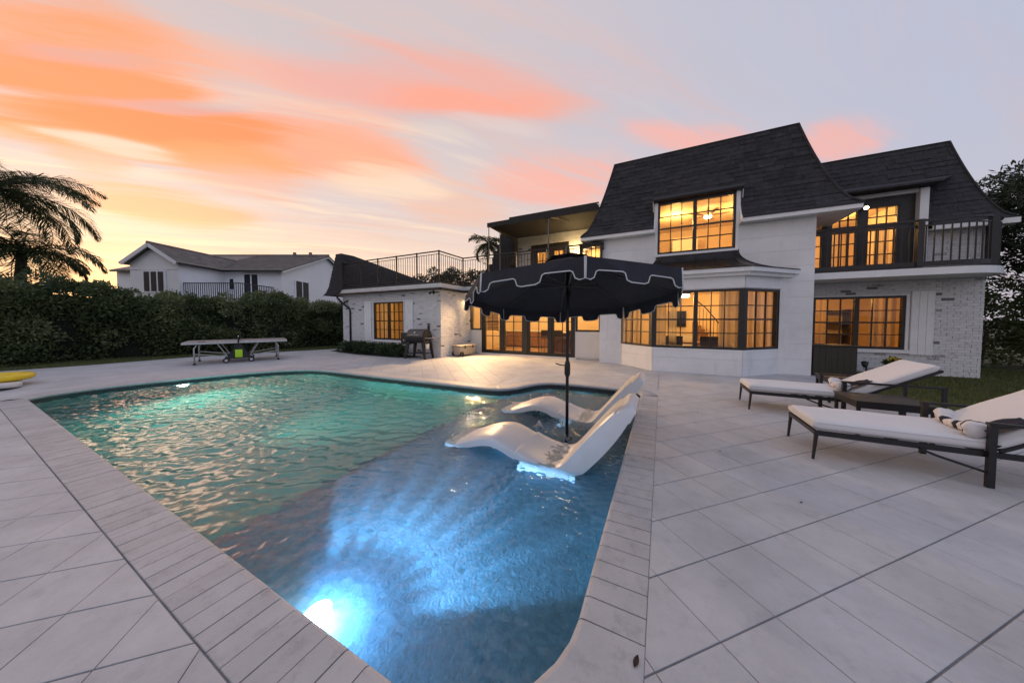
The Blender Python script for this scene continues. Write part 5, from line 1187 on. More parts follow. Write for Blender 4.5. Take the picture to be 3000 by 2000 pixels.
def palm(label, base, hgt, lean, n_f, flen, leaflets, lw, llen, seed, droop=1.0, az0=None):
    r = random.Random(seed); t = thing('palm_tree', label, 'palm tree', base); top = Vector(base) + Vector((lean[0], lean[1], hgt))
    pts = [Vector(base).lerp(top, k / 8) + Vector((lean[0] * 0.12 * math.sin(math.pi * k / 8), 0, 0)) for k in range(9)]
    mb = MB(); mb.tube(pts, [0.17 - 0.05 * k / 8 + 0.008 * (k % 2) for k in range(9)], 10); mb.build('trunk', BARK, t, smooth=True)
    for i in range(n_f):
        a = (i / n_f) * 2 * math.pi + r.uniform(-0.25, 0.25) if az0 is None else az0[i]; el = r.uniform(0.25, 1.15) if i % 3 else r.uniform(-0.2, 0.3); L = flen * r.uniform(0.8, 1.1)
        d = Vector((math.cos(a), math.sin(a), 0)); pos = top.copy(); pth_ = [pos.copy()]; ang = el; seg = 14
        for k in range(seg):
            pos = pos + (d * math.cos(ang) + Vector((0, 0, math.sin(ang)))) * L / seg; ang -= (0.11 + 0.05 * k / seg) * droop * (0.8 + 0.4 * r.random()); pth_.append(pos.copy())
        fr_ = MB(); fr_.tube(pth_, [0.022 * (1 - 0.85 * k / seg) + 0.003 for k in range(seg + 1)], 5)
        side = d.cross(Vector((0, 0, 1))).normalized(); Q = []
        for k in range(leaflets):
            s = 0.10 + 0.90 * k / leaflets; q = s * seg; k0 = min(int(q), seg - 1); p = pth_[k0].lerp(pth_[k0 + 1], q - k0); tdir = (pth_[k0 + 1] - pth_[k0]).normalized()
            ll = llen * (math.sin(math.pi * min(s * 0.92 + 0.10, 1)) ** 0.6) * r.uniform(0.8, 1.15) + 0.05
            for sd in (-1, 1):
                v = (side * sd * 0.80 + tdir * 0.55 + Vector((0, 0, r.uniform(-0.35, 0.30)))).normalized(); m1 = p + v * ll * 0.55; e = p + v * ll + Vector((0, 0, -ll * r.uniform(0.15, 0.45)))
                wv = v.cross(Vector((r.uniform(-.5, .5), r.uniform(-.5, .5), 1))).normalized() * lw * 0.5
                fr_.add([p - wv * 0.5, p + wv * 0.5, m1 + wv, m1 - wv], [(0, 1, 2, 3)]); fr_.add([m1 - wv, m1 + wv, e], [(0, 1, 2)])
        fr_.build('frond', PALMLEAF, t, fix=False)
    return t
palm('large palm with long drooping fronds above the hedge at the far left', (-23.5, 1.1, -0.05), 6.6, (0.2, 0.2), 32, 3.3, 92, 0.028, 0.72, 5, 1.05)
palm('second palm partly hidden at the left edge with lower crown', (-22.6, 1.5, -0.05), 4.2, (0.1, 0.3), 24, 2.3, 64, 0.032, 0.55, 9, 1.1)
pb = LD(-2.4, 28.0, -0.05); palm('small palm standing behind the roof terrace', tuple(pb), 8.6, (0.2, 0), 15, 2.2, 30, 0.09, 0.6, 12, 1.15)
def tree(name, label, base, blobs, n, ln, wd, m, trunk, limbs=6, group=None, seed=1):
    t = thing(name, label, 'tree', base, 0, group); r = random.Random(seed); B = Vector(base); cz = sum(b[2] for b in blobs) / len(blobs); c = Vector((sum(b[0] for b in blobs) / len(blobs), sum(b[1] for b in blobs) / len(blobs), cz))
    mb = MB(); fork = B.lerp(c, 0.45); mb.tube([B, B.lerp(fork, 0.5) + Vector((r.uniform(-.1, .1), r.uniform(-.1, .1), 0)), fork], [trunk, trunk * 0.8, trunk * 0.6], 10)
    for k in range(limbs):
        b = blobs[(k * 7) % len(blobs)]; e = Vector(b[:3]); mid = fork.lerp(e, 0.5) + Vector((r.uniform(-.3, .3), r.uniform(-.3, .3), r.uniform(0, .4))); mb.tube([fork, mid, e], [trunk * 0.5, trunk * 0.3, trunk * 0.08], 7)
    mb.build('trunk', BARK, t, smooth=True); foliage('crown', blobs, n, ln, wd, m, t, 0.15); return t
# dark trees seen over the roof terrace
for k, (a, d, lab) in enumerate(((-5.3, 24.5, 'low dark tree behind the corner of the terrace railing'), (-2.9, 24.0, 'low dark tree behind the terrace railing, nearer the awning'))):
    c = LD(a, d, 0); bl = [(c.x + RNG.normal(0, 0.9), c.y + RNG.normal(0, 0.7), RNG.uniform(3.2, 5.3), 0.5, 0.5, 0.42) for _ in range(24)]
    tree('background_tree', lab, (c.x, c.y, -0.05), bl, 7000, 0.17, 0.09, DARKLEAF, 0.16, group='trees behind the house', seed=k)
# right side trees and shrubs
def at(px, d): return LD((px - 1176) / 680 * d, d, 0)
c = Vector((11.2, 15.2, 0)); bl = []
for _ in range(60): bl.append((c.x + RNG.normal(0, 1.4), c.y + RNG.normal(0, 1.2), RNG.uniform(2.8, 6.3), 0.75, 0.65, 0.30))
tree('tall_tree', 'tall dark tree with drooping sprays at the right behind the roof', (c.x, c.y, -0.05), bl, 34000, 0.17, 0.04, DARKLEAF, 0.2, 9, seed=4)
c = Vector((9.6, 13.4, 0)); bl = [(c.x + RNG.normal(0, 0.7), c.y + RNG.normal(0, 0.6), RNG.uniform(2.6, 4.8), 0.45, 0.45, 0.25) for _ in range(20)]
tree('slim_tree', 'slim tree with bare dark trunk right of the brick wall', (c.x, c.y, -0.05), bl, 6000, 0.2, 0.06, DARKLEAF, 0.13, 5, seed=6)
sh_ = thing('shrub_row', 'dense dark shrubs at the far right behind the lawn', 'shrubs', (10.5, 15.5, -0.05))
bl = [(9.2 + RNG.uniform(-1.2, 4.5), 15.6 + RNG.uniform(-0.6, 1.5), RNG.uniform(0.3, 2.3), 0.7, 0.6, 0.5) for _ in range(46)]
foliage('foliage', bl, 24000, 0.15, 0.07, HEDGE, sh_, 0.3)
q = MB()
for k in range(6): x_ = 8.6 + 0.9 * k; q.tube([(x_, 15.8, -0.05), (x_ + 0.1, 15.8, 1.2)], 0.05, 6)
each(q, 'stem', BARK, sh_)
st2 = thing('garden_stake', 'pale leaning garden stake lamp on the right lawn', 'garden lamp', (8.0, 11.6, -0.05)); q = MB(); q.tube([(7.9, 11.6, -0.05), (8.05, 11.6, 0.55)], 0.02, 6); q.build('stake', mat('weathered', (0.35, 0.33, 0.3), 0.8), st2); q = MB(); q.lathe((8.05, 11.6, 0.55), [(0.0, 0.1), (0.05, 0.09), (0.09, 0.02), (0.0, 0.0)], 10); q.build('lamp_cap', mat('weathered', (0.35, 0.33, 0.3), 0.8), st2)
# bed of low shrubs in front of the brick wing
bed = struct(sheet('planting_bed', [[(-14.6, 9.24), (-14.4, 8.85), (-12.0, 8.45), (-9.9, 8.4), (-8.9, 8.6), (-8.8, 9.24)]], 0.004, mat('mulch', (0.02, 0.017, 0.015), 1.0, var=0.4, vscale=20, bump=0.8, bscale=60)))
labs = ['first low leafy shrub from the downspout in the bed', 'second low leafy shrub from the downspout in the bed', 'middle low leafy shrub in the bed under the wing window', 'fourth low leafy shrub from the downspout in the bed', 'low leafy shrub in the bed nearest the grill']
for k, x_ in enumerate((-13.0, -12.2, -11.4, -10.6, -9.9)):
    t = thing('low_shrub', labs[k], 'shrub', (x_, 8.85, 0.0), 0, 'low shrubs in the wing bed'); bl = [(x_ + RNG.normal(0, 0.2), 8.85 + RNG.normal(0, 0.1), RNG.uniform(0.12, 0.38), 0.2, 0.18, 0.14) for _ in range(9)]
    foliage('foliage', bl, 1500, 0.11, 0.05, SHRUB, t, 0.1, 0.6); q = MB()
    for j in range(5): q.tube([(x_ + 0.05 * (j - 2), 8.85, 0), (x_ + 0.12 * (j - 2), 8.85 + 0.03 * (j % 2), 0.3)], 0.008, 5)
    q.build('stem', BARK, t)

# ================================================================== UMBRELLA
UC = Vector((-1.188, 4.134, 1.874)); UR_, UROT, TX, TY = 1.493, 0.3809, 0.0656, -0.1295
um = thing('patio_umbrella', 'large navy patio umbrella with white piped scalloped valance standing in the pool', 'umbrella', (-1.175, 4.06, LEDGE))
UN = Vector((-TX, -TY, 1)).normalized()
def rim(a, r=UR_): dx, dy = r * math.cos(a), r * math.sin(a); return UC + Vector((dx, dy, TX * dx + TY * dy))
apex = UC + UN * 0.56
for k in range(8):
    a0 = UROT + k * math.pi / 4; A, B = rim(a0), rim(a0 + math.pi / 4); rows = []
    for i in range(9):
        t = i / 8; t2 = 0.09 + 0.91 * t; row = []
        for j in range(7):
            e = A.lerp(B, j / 6); p = apex.lerp(e, t2); sag = 0.045 * math.sin(math.pi * t) + 0.02 * math.sin(math.pi * j / 6) * t
            row.append(p - Vector((0, 0, sag)))
        rows.append(row)
    mb = MB(); mb.shell(rows, 9, 7, lambda p: p - UN * 0.003); pan = mb.build('canopy_panel', NAVY, um, smooth=False)
    # scalloped valance: narrow tabs at the corners, one broad tab in the middle
    lo = [(0.006, .235), (0.05, .245), (0.085, .22), (0.105, .15), (0.13, .135), (0.34, .13), (0.365, .145), (0.385, .22), (0.43, .24), (0.57, .24), (0.615, .22), (0.635, .145), (0.66, .13), (0.87, .135), (0.895, .15), (0.915, .22), (0.95, .245), (0.994, .235)]
    out_ = (A + B) / 2 - UC; out_.z = 0; out_.normalize(); outer = []; inner_ = []
    topr = [A.lerp(B, u) for u, h_ in lo]; wav = lambda u: 0.018 * math.sin(u * 9 + k * 1.7)
    botr = [A.lerp(B, u) - Vector((0, 0, h_ * 0.86)) + out_ * (0.01 + wav(u)) for u, h_ in lo]
    mb = MB(); m = len(lo); mb.add(topr + botr + [p - out_ * 0.003 for p in topr] + [p - out_ * 0.003 for p in botr], [(i, i + 1, m + i + 1, m + i) for i in range(m - 1)] + [(2 * m + i + 1, 2 * m + i, 3 * m + i, 3 * m + i + 1) for i in range(m - 1)])
    val = mb.build('valance', NAVY, pan, fix=False)
    mb = MB(); mb.tube([topr[0]] + botr + [topr[-1]], 0.0065, 6); mb.build('piping', PIPING, pan, smooth=True)
capc = UC + UN * 0.50
for k in range(8):
    a0 = UROT + k * math.pi / 4; A = capc + (rim(a0) - UC) * 0.22 - UN * 0.02; B = capc + (rim(a0 + math.pi / 4) - UC) * 0.22 - UN * 0.02
    MB().add([capc + UN * 0.10, A, B, capc + UN * 0.097, A - UN * 0.003, B - UN * 0.003], [(0, 1, 2), (5, 4, 3), (1, 4, 5, 2)]).build('vent_panel', NAVY, um, fix=False)
mb = MB(); mb.lathe(apex + UN * 0.05, [(0.0, 0.10), (0.02, 0.09), (0.03, 0.05), (0.018, 0.02), (0.03, 0.0), (0.0, -0.03)], 12, UN); mb.build('finial', BLACK, um, smooth=True)
pole0 = Vector((-1.175, 4.06, LEDGE)); hub = UC + UN * 0.10; joint = Vector((-1.18, 4.065, 1.62))
mb = MB(); mb.tube([pole0, joint, UC + UN * 0.52], 0.0225, 12); mb.build('pole', BLACK, um, smooth=True)
mb = MB(); mb.lathe(hub, [(0.03, -0.14), (0.036, -0.10), (0.036, -0.02), (0.055, 0.0), (0.055, 0.03), (0.03, 0.04)], 14, UN); mb.build('runner', BLACK, um, smooth=True)
for k in range(8):
    a0 = UROT + k * math.pi / 4; e = rim(a0, UR_ - 0.01); mid = apex.lerp(e, 0.5) - UN * 0.02
    q = MB(); q.tube([apex - UN * 0.03, apex.lerp(e, 0.5) - Vector((0, 0, 0.06)), e - Vector((0, 0, 0.012))], 0.009, 6); rb_ = q.build('rib', mat('rib_metal', (0.06, 0.058, 0.055), 0.45), um)
    q = MB(); q.tube([hub + (e - UC).normalized() * 0.05 + UN * 0.015, apex.lerp(e, 0.5) - Vector((0, 0, 0.065))], 0.007, 6); q.build('strut', mat('rib_metal', (0.06, 0.058, 0.055), 0.45), rb_)
mb = MB(); mb.lathe((-1.176, 4.06, 0.70), [(0.022, 0.0), (0.038, 0.03), (0.042, 0.05), (0.042, 0.17), (0.036, 0.20), (0.022, 0.24)], 12); ck = mb.build('crank_box', BLACK, um, smooth=True)
mb = MB(); mb.tube([(-1.21, 4.05, 0.86), (-1.27, 4.02, 0.87), (-1.33, 4.0, 0.89)], 0.008, 6); mb.build('crank_handle', BLACK, ck)
mb = MB(); q_ = hub - UN * 0.2; mb.tube([q_ + Vector((0, -0.03, 0)), q_ + Vector((0, -0.035, -0.05)), q_ + Vector((0.012, -0.035, -0.09)), q_ + Vector((-0.01, -0.035, -0.11))], 0.006, 6); mb.build('pull_cord', mat('steel', (0.55, 0.55, 0.56), 0.3, 1.0), um)
# ================================================================== LOUNGERS IN THE POOL
def interp(tab, x): return float(np.interp(x, [a for a, _ in tab], [b for _, b in tab]))
def smooth_tab(pts, n=10): return [(p.x, p.y) for p in smooth_path([(a, b, 0) for a, b in pts], n)]
SEAT = smooth_tab([(-2.60, -0.17), (-2.42, -0.115), (-2.18, -0.01), (-1.95, 0.06), (-1.78, 0.065), (-1.58, 0.0), (-1.36, -0.085), (-1.14, -0.128), (-1.0, -0.115), (-0.90, -0.03), (-0.66, 0.275), (-0.44, 0.53), (-0.33, 0.645), (-0.27, 0.665)])
def pool_lounger(label, x0, y0, wid, ztw=0.0):
    t = thing('pool_lounger', label, 'lounger', (x0 + 1.4, y0 + wid / 2, LEDGE), 0, 'white moulded loungers in the shallow water')
    nu = len(SEAT); rows = []; nv = 13
    for i, (x, z) in enumerate(SEAT):
        row = []; w2 = wid / 2 * (1.0 - 0.10 * max(0, (x + 0.75) / 0.48) ** 2 if x > -0.75 else 1.0 - 0.16 * max(0, (-2.25 - x) / 0.35) ** 2)
        for j in range(nv):
            v = -1 + 2 * j / (nv - 1); edge = -0.018 * max(0, abs(v) - 0.8) / 0.2
            dish = 0.02 * (abs(v) ** 2) if -1.5 < x < -0.4 else -0.012 * abs(v) ** 3
            head = 0.028 * (math.exp(-((x + 0.50) / 0.07) ** 2)) * (1 - abs(v) ** 4)
            row.append((x + x0 + 0, y0 + wid / 2 + v * w2, z + dish + edge + head * 0.6))
        rows.append(row)
    def under(p):
        x = p.x - x0
        if x > -1.05:                     # thick hollow back that swells into the foot
            f_ = min(max((x + 1.05) / 0.78, 0), 1); return p + Vector((0.06 + 0.13 * math.sin(math.pi * f_) ** 0.8, 0, -0.05 - 0.10 * (1 - f_)))
        return p - Vector((0, 0, 0.085 + 0.05 * math.exp(-((x + 1.15) / 0.25) ** 2)))
    mb = MB(); mb.shell(rows, nu, nv, under); b = mb.build('body', RESIN, t, smooth=True)
    es = b.modifiers.new('bevel', 'BEVEL'); es.width = 0.02; es.segments = 3; es.limit_method = 'ANGLE'; es.angle_limit = math.radians(50)
    # moulded foot standing on the ledge
    q = MB(); rows = []
    for zz, xa, xb, ins in ((LEDGE, -1.50, -0.84, 0.07), (-0.28, -1.48, -0.82, 0.05), (-0.19, -1.42, -0.80, 0.03)):
        rows.append([(x0 + xa, y0 + ins, zz), (x0 + xb, y0 + ins, zz), (x0 + xb, y0 + wid - ins, zz), (x0 + xa, y0 + wid - ins, zz)])
    for r0_, r1_ in zip(rows, rows[1:]): q.hexa(r0_ + r1_)
    q.build('base', RESIN, t)
    q = MB(); q.hexa([(x0 - 2.0, y0 + 0.42, LEDGE), (x0 - 1.8, y0 + 0.42, LEDGE), (x0 - 1.8, y0 + wid - 0.15, LEDGE), (x0 - 2.0, y0 + wid - 0.15, LEDGE), (x0 - 2.05, y0 + 0.40, -0.05), (x0 - 1.75, y0 + 0.40, -0.04), (x0 - 1.75, y0 + wid - 0.1, -0.04), (x0 - 2.05, y0 + wid - 0.1, -0.05)]); q.build('foot_base', RESIN, t)
    q = MB(); q.lathe((x0 - 1.86, y0 + wid * 0.62, 0.066), [(0.055, -0.02), (0.055, 0.006), (0.045, 0.008), (0.04, 0.002), (0.0, 0.002)], 16); q.build('fill_cap', RESIN, t, smooth=True)
pool_lounger('nearer white moulded lounger lying in the shallow water', 0.0, 3.06, 0.70)
pool_lounger('farther white moulded lounger in the shallow water behind the umbrella pole', 0.0, 4.66, 0.70)
fz = MB()
for k in range(160):
    a = random.uniform(0, 6.28); r_ = abs(random.gauss(0, 0.045)); zz = WATER_Z + 0.10 * math.exp(-(r_ / 0.05) ** 2) * random.uniform(0.3, 1.1); s_ = random.uniform(0.003, 0.009)
    fz.lathe((-1.62 + r_ * math.cos(a), 4.12 + r_ * math.sin(a), zz), [(0.0, -s_), (s_ * 0.8, -s_ * 0.5), (s_, 0), (s_ * 0.8, s_ * 0.5), (0.0, s_)], 6)
bub = fz.build('bubbler_froth', mat('froth', (0.75, 0.77, 0.78), 0.3), None, smooth=True); tag(bub, 'little frothing bubbler jet between the two pool loungers', 'fountain', kind='stuff')

# ================================================================== PATIO LOUNGERS
TOWEL_W = mat('towel_white', (0.72, 0.70, 0.70), 0.95, bump=0.4, bscale=200); TOWEL_D = mat('towel_navy', (0.02, 0.02, 0.03), 0.95, bump=0.4, bscale=200)
def chaise(label, x0, y0, wid, hinge, back_x, back_z, post_x, towel):
    t = thing('chaise_lounge', label, 'lounger', (x0 + 1, y0 + wid / 2, 0), 0, 'black framed chaise lounges with white cushions'); L = 2.06; x1 = x0 + L; zf = 0.29
    mb = MB()
    for y_ in (y0 + 0.02, y0 + wid - 0.02): mb.bar((x0, y_, zf), (x1, y_, zf), 0.03, 0.05)
    for x_ in (x0 + 0.015, x0 + 0.62, post_x, x1 - 0.015): mb.bar((x_, y0 + 0.02, zf), (x_, y0 + wid - 0.02, zf), 0.03, 0.04)
    mb.build('frame', BLACK, t)
    for x_ in (x0 + 0.018, x1 - 0.018):
        for y_ in (y0 + 0.018, y0 + wid - 0.018): q = MB(); q.tube([(x_ - (0.02 if x_ < x0 + 1 else -0.02), y_, 0), (x_, y_, zf - 0.01)], [0.013, 0.02], 8); q.build('leg', BLACK, t)
    for y_ in (y0 - 0.012, y0 + wid + 0.012):
        q = MB(); q.box(post_x - 0.022, post_x + 0.022, y_ - 0.018, y_ + 0.018, 0, 0.56); q.build('arm_post', BLACK, t)
        q = MB(); q.bar((post_x - 0.03, y_, 0.575), (x1 + 0.05, y_, 0.575), 0.04, 0.025); q.bar((x1 + 0.03, y_, 0.0), (x1 + 0.03, y_, 0.575), 0.035, 0.035); q.bar((post_x, y_, 0.42), (x1 + 0.03, y_, 0.42), 0.02, 0.02) if False else None; q.build('arm_rest', BLACK, t)
        q = MB(); q.tube([(post_x - 0.01, y_, 0.13), (post_x - 0.30, y_, 0.22), (post_x - 0.42, y_, zf - 0.02)], 0.011, 6); q.build('brace', BLACK, t)
    mb = MB(); bx = Vector((hinge, 0, 0.325)); e = Vector((back_x, 0, back_z - 0.10))
    for y_ in (y0 + 0.03, y0 + wid - 0.03): mb.bar((bx.x, y_, bx.z), (e.x, y_, e.z), 0.03, 0.03)
    mb.bar((e.x, y0 + 0.03, e.z), (e.x, y0 + wid - 0.03, e.z), 0.03, 0.03); mb.build('back_frame', BLACK, t)
    def slab_(name, a, b, th, ya, yb):    # puffy cushion slab from a to b (x,z of underside)
        d = Vector((b[0] - a[0], 0, b[1] - a[1])); nrm_ = Vector((-d.z, 0, d.x)).normalized(); nu, nv = 30, 15; top = []; bot = []
        def prof_(u, v):
            eu = max(0.0, 1 - (min(u, 1 - u) * d.length) / 0.05); ev = max(0.0, 1 - (min(v, 1 - v) * (yb - ya)) / 0.05); e2 = min(math.hypot(eu, ev), 1.0)
            return math.sqrt(max(0.0, 1 - e2 * e2))
        G_ = []
        for i in range(nu):
            u = (1 - math.cos(math.pi * i / (nu - 1))) / 2; G_.append([])
            for j in range(nv):
                v = (1 - math.cos(math.pi * j / (nv - 1))) / 2; pu = 0.25 + 0.75 * prof_(u, v); G_[-1].append((u, v, pu))
        mb = MB(); base = lambda u, v: Vector((a[0], 0, a[1])) + d * u + Vector((0, ya + (yb - ya) * v, 0))
        crown = lambda u, v: 0.012 * math.sin(math.pi * u) * math.sin(math.pi * v) + 0.003 * math.sin(u * 11) * math.sin(v * 5)
        mb.shell([[base(u, v) + nrm_ * (th / 2 + (th / 2) * pu + crown(u, v)) for u, v, pu in r] for r in G_], nu, nv, lambda p: p)
        m_ = nu * nv
        for i in range(nu):
            for j in range(nv): u, v, pu = G_[i][j]; mb.v[m_ + i * nv + j] = tuple(base(u, v) + nrm_ * (th / 2 - (th / 2) * pu))
        c = mb.build(name, CUSHION, t, smooth=True)
        pp = MB(); pts_ = [base(u, 0.0) + nrm_ * th * 0.80 - Vector((0, 0.001, 0)) for u in [k / 12 for k in range(13)]]; pp.tube(pts_, 0.004, 5); pp.tube([base(0.0, v) + nrm_ * th * 0.80 for v in [k / 6 for k in range(7)]], 0.004, 5); pp.build('piping', CUSHION, c)
    slab_('seat_cushion', (x0 - 0.01, 0.318), (hinge, 0.318), 0.105, y0 + 0.01, y0 + wid - 0.01)
    slab_('back_cushion', (hinge - 0.01, 0.322), (back_x, back_z - 0.09), 0.105, y0 + 0.01, y0 + wid - 0.01)
    # rolled striped towel laid over the cushion
    tw = thing('rolled_towel', towel, 'towel', (hinge - 0.13, y0 + wid * 0.5, 0.425), 0, 'striped towels on the chaise lounges')
    segs = 14; Y0, Y1 = y0 + 0.03, y0 + wid - 0.05; r_ = 0.075
    for k in range(segs):
        ya = Y0 + (Y1 - Y0) * k / segs; yb = Y0 + (Y1 - Y0) * (k + 1) / segs; q = MB(); prof_ = []
        for a_ in range(20):
            th_ = a_ / 20 * 2 * math.pi; rr_ = r_ * (1 + 0.10 * math.sin(3 * th_ + 1) + 0.05 * math.sin(7 * th_)); prof_.append((math.cos(th_) * rr_ * 1.15, math.sin(th_) * rr_ * 0.85))
        sw = lambda y__: 0.75 + 0.28 * math.sin(9 * (y__ - Y0) + 1) + 0.10 * math.sin(23 * (y__ - Y0))
        vs_ = [(hinge - 0.13 + px_ * sw(y__) + 0.22 * (y__ - Y0) + 0.03 * math.sin(11 * (y__ - Y0)), y__, 0.425 + (r_ * 0.85 + pz_) * sw(y__)) for y__ in (ya, yb) for px_, pz_ in prof_]
        q.add(vs_, [tuple(range(20)), tuple(range(39, 19, -1))] + [(i, (i + 1) % 20, 20 + (i + 1) % 20, 20 + i) for i in range(20)]); q.build('stripe', TOWEL_D if k in (1, 2, 5, 9, 10) else TOWEL_W, tw, smooth=True)
    q = MB(); rows = []
    for i in range(8):
        s_ = i / 7; rows.append([(hinge - 0.09 + 0.30 * s_, y0 + 0.02 + 0.16 * j / 5 + 0.05 * s_, 0.44 + 0.06 * (1 - s_) + 0.010 * math.sin(j * 1.9 + i) + 0.16 * s_ * (back_z - 0.3) / 0.6) for j in range(6)])
    q.shell(rows, 8, 6, lambda p: p - Vector((0, 0, 0.008))); q.build('loose_end', TOWEL_D, tw, smooth=True)
chaise('nearest black framed chaise lounge with white cushion at the right edge', 1.49, 4.27, 0.74, 2.72, 3.5, 0.92, 2.65, 'rolled navy striped towel on the nearest chaise lounge')
chaise('farther black framed chaise lounge with raised white back by the lawn', 1.34, 6.19, 0.70, 2.58, 3.42, 0.90, 2.46, 'rolled navy striped towel on the farther chaise lounge')
def side_table(label, x0, x1, y0, y1, z):
    t = thing('side_table', label, 'table', ((x0 + x1) / 2, (y0 + y1) / 2, 0), 0, 'low black side tables'); MB().box(x0, x1, y0, y1, z - 0.02, z).build('table_top', DARKWOOD, t, bevel=0.004)
    mb = MB(); 
    for a, b in (((x0 + .02, y0 + .02), (x1 - .02, y0 + .02)), ((x0 + .02, y1 - .02), (x1 - .02, y1 - .02)), ((x0 + .02, y0 + .02), (x0 + .02, y1 - .02)), ((x1 - .02, y0 + .02), (x1 - .02, y1 - .02))): mb.bar((*a, z - 0.06), (*b, z - 0.06), 0.025, 0.075)
    mb.build('apron', BLACK, t)
    for x_ in (x0 + 0.03, x1 - 0.03):
        for y_ in (y0 + 0.03, y1 - 0.03): q = MB(); q.box(x_ - 0.016, x_ + 0.016, y_ - 0.016, y_ + 0.016, 0, z - 0.02); q.build('leg', BLACK, t)
side_table('low dark side table between the two chaise lounges', 2.28, 2.98, 5.42, 6.02, 0.46)
side_table('low dark side table behind the farther chaise lounge', 2.72, 3.35, 7.35, 7.9, 0.46)

# ================================================================== TABLE TENNIS TABLE
tt = thing('table_tennis_table', 'folded out table tennis table on wheels at the far left of the deck', 'game table', (-14.05, 5.25, 0), math.atan2(2.12, 0.86))
ALU = mat('table_frame', (0.50, 0.50, 0.50), 0.4, 0.5); GREYTOP = mat('table_top_grey', (0.22, 0.23, 0.24), 0.5); LIME = mat('lime_plastic', (0.45, 0.75, 0.02), 0.45); PLK = mat('black_plastic', (0.015, 0.015, 0.016), 0.5)
for s in (-1, 1):
    MB().box(0.008 if s > 0 else -1.37, 1.37 if s > 0 else -0.008, -0.762, 0.762, 0.735, 0.755).build('table_top', GREYTOP, tt, local=True)
    q = MB(); a, b = (0.008, 1.37) if s > 0 else (-1.37, -0.008)
    for y_ in (-0.757, 0.757): q.box(a, b, y_ - 0.012, y_ + 0.012, 0.69, 0.757)
    q.box(1.358 * s - 0.012, 1.358 * s + 0.012, -0.745, 0.745, 0.69, 0.757); q.build('apron', ALU, tt, local=True)
    for y_ in (-0.62, 0.62):
        q = MB(); q.tube([(1.02 * s, y_, 0.70), (1.06 * s, y_, 0.62), (1.10 * s, y_, 0.55), (1.10 * s, y_, 0.03)], 0.022, 8); lg = q.build('leg', ALU, tt, local=True, smooth=True)
        q = MB(); q.lathe((1.10 * s, y_, 0), [(0.05, 0.0), (0.05, 0.012), (0.028, 0.03), (0.028, 0.06)], 10); q.build('foot', PLK, lg, local=True)
        q = MB(); q.tube([(1.10 * s, y_, 0.36), (0.25 * s, y_, 0.22)], 0.015, 6); q.tube([(0.55 * s, y_, 0.70), (0.30 * s, y_, 0.24)], 0.014, 6); q.build('brace', ALU, tt, local=True)
for y_ in (-0.66, 0.66):
    q = MB(); q.box(-0.36, 0.36, y_ - 0.03, y_ + 0.03, 0.14, 0.21); q.hexa([(-0.30, y_ - .03, .21), (0.30, y_ - .03, .21), (0.30, y_ + .03, .21), (-0.30, y_ + .03, .21), (-0.06, y_ - .03, .66), (0.06, y_ - .03, .66), (0.06, y_ + .03, .66), (-0.06, y_ + .03, .66)]); q.build('chassis', PLK, tt, local=True)
    q = MB(); q.box(-0.10, 0.10, y_ - 0.075, y_ - 0.031, 0.18, 0.46) if y_ < 0 else q.box(-0.10, 0.10, y_ + 0.031, y_ + 0.075, 0.18, 0.46); q.build('ball_holder', LIME, tt, local=True, bevel=0.03)
    for x_ in (-0.33, 0.33):
        q = MB(); q.lathe((x_, y_ - 0.045, 0.09), [(0.0, 0), (0.05, 0), (0.055, 0.008), (0.088, 0.008), (0.09, 0.02), (0.09, 0.045), (0.088, 0.057), (0.0, 0.06)], 16, (0, 1, 0)); wh = q.build('wheel', PLK, tt, local=True, smooth=False)
        q = MB(); q.lathe((x_, y_ - 0.05, 0.09), [(0.0, 0), (0.045, 0.0), (0.045, 0.006)], 12, (0, 1, 0)); q.build('rim', ALU, wh, local=True)
q = MB(); q.box(-0.004, 0.004, -0.80, 0.80, 0.76, 0.905); q.build('net', sheermat('net_cloth', (0.02, 0.02, 0.02), 0.55), tt, local=True)
for y_ in (-0.82, 0.82): q = MB(); q.box(-0.02, 0.02, y_ - 0.02, y_ + 0.02, 0.70, 0.915); q.build('net_post', PLK, tt, local=True)
bl_ = MB().lathe(tuple(Vector((-14.05, 5.25, 0)) + Matrix.Rotation(math.atan2(2.12, 0.86), 3, 'Z') @ Vector((0.0, -0.82, 0.935))), [(0.0, -0.02), (0.014, -0.014), (0.02, 0.0), (0.014, 0.014), (0.0, 0.02)], 12).build('ball', mat('ball_white', (0.8, 0.8, 0.78), 0.4), None, smooth=True); tag(bl_, 'tiny white ball on the net post of the games table', 'ball')
pd_ = thing('table_tennis_bat', 'bat lying on the left end of the games table', 'bat', tuple(Vector((-14.05, 5.25, 0.757)) + Matrix.Rotation(math.atan2(2.12, 0.86), 3, 'Z') @ Vector((-0.95, -0.55, 0))), 0.4)
MB().lathe((0, 0, 0.0), [(0.0, 0.0), (0.075, 0.0), (0.08, 0.006), (0.075, 0.014), (0.0, 0.014)], 18).build('blade', mat('rubber_red', (0.25, 0.03, 0.03), 0.6), pd_, local=True); MB().box(0.07, 0.18, -0.014, 0.014, 0.0, 0.02).build('grip', WOOD, pd_, local=True)

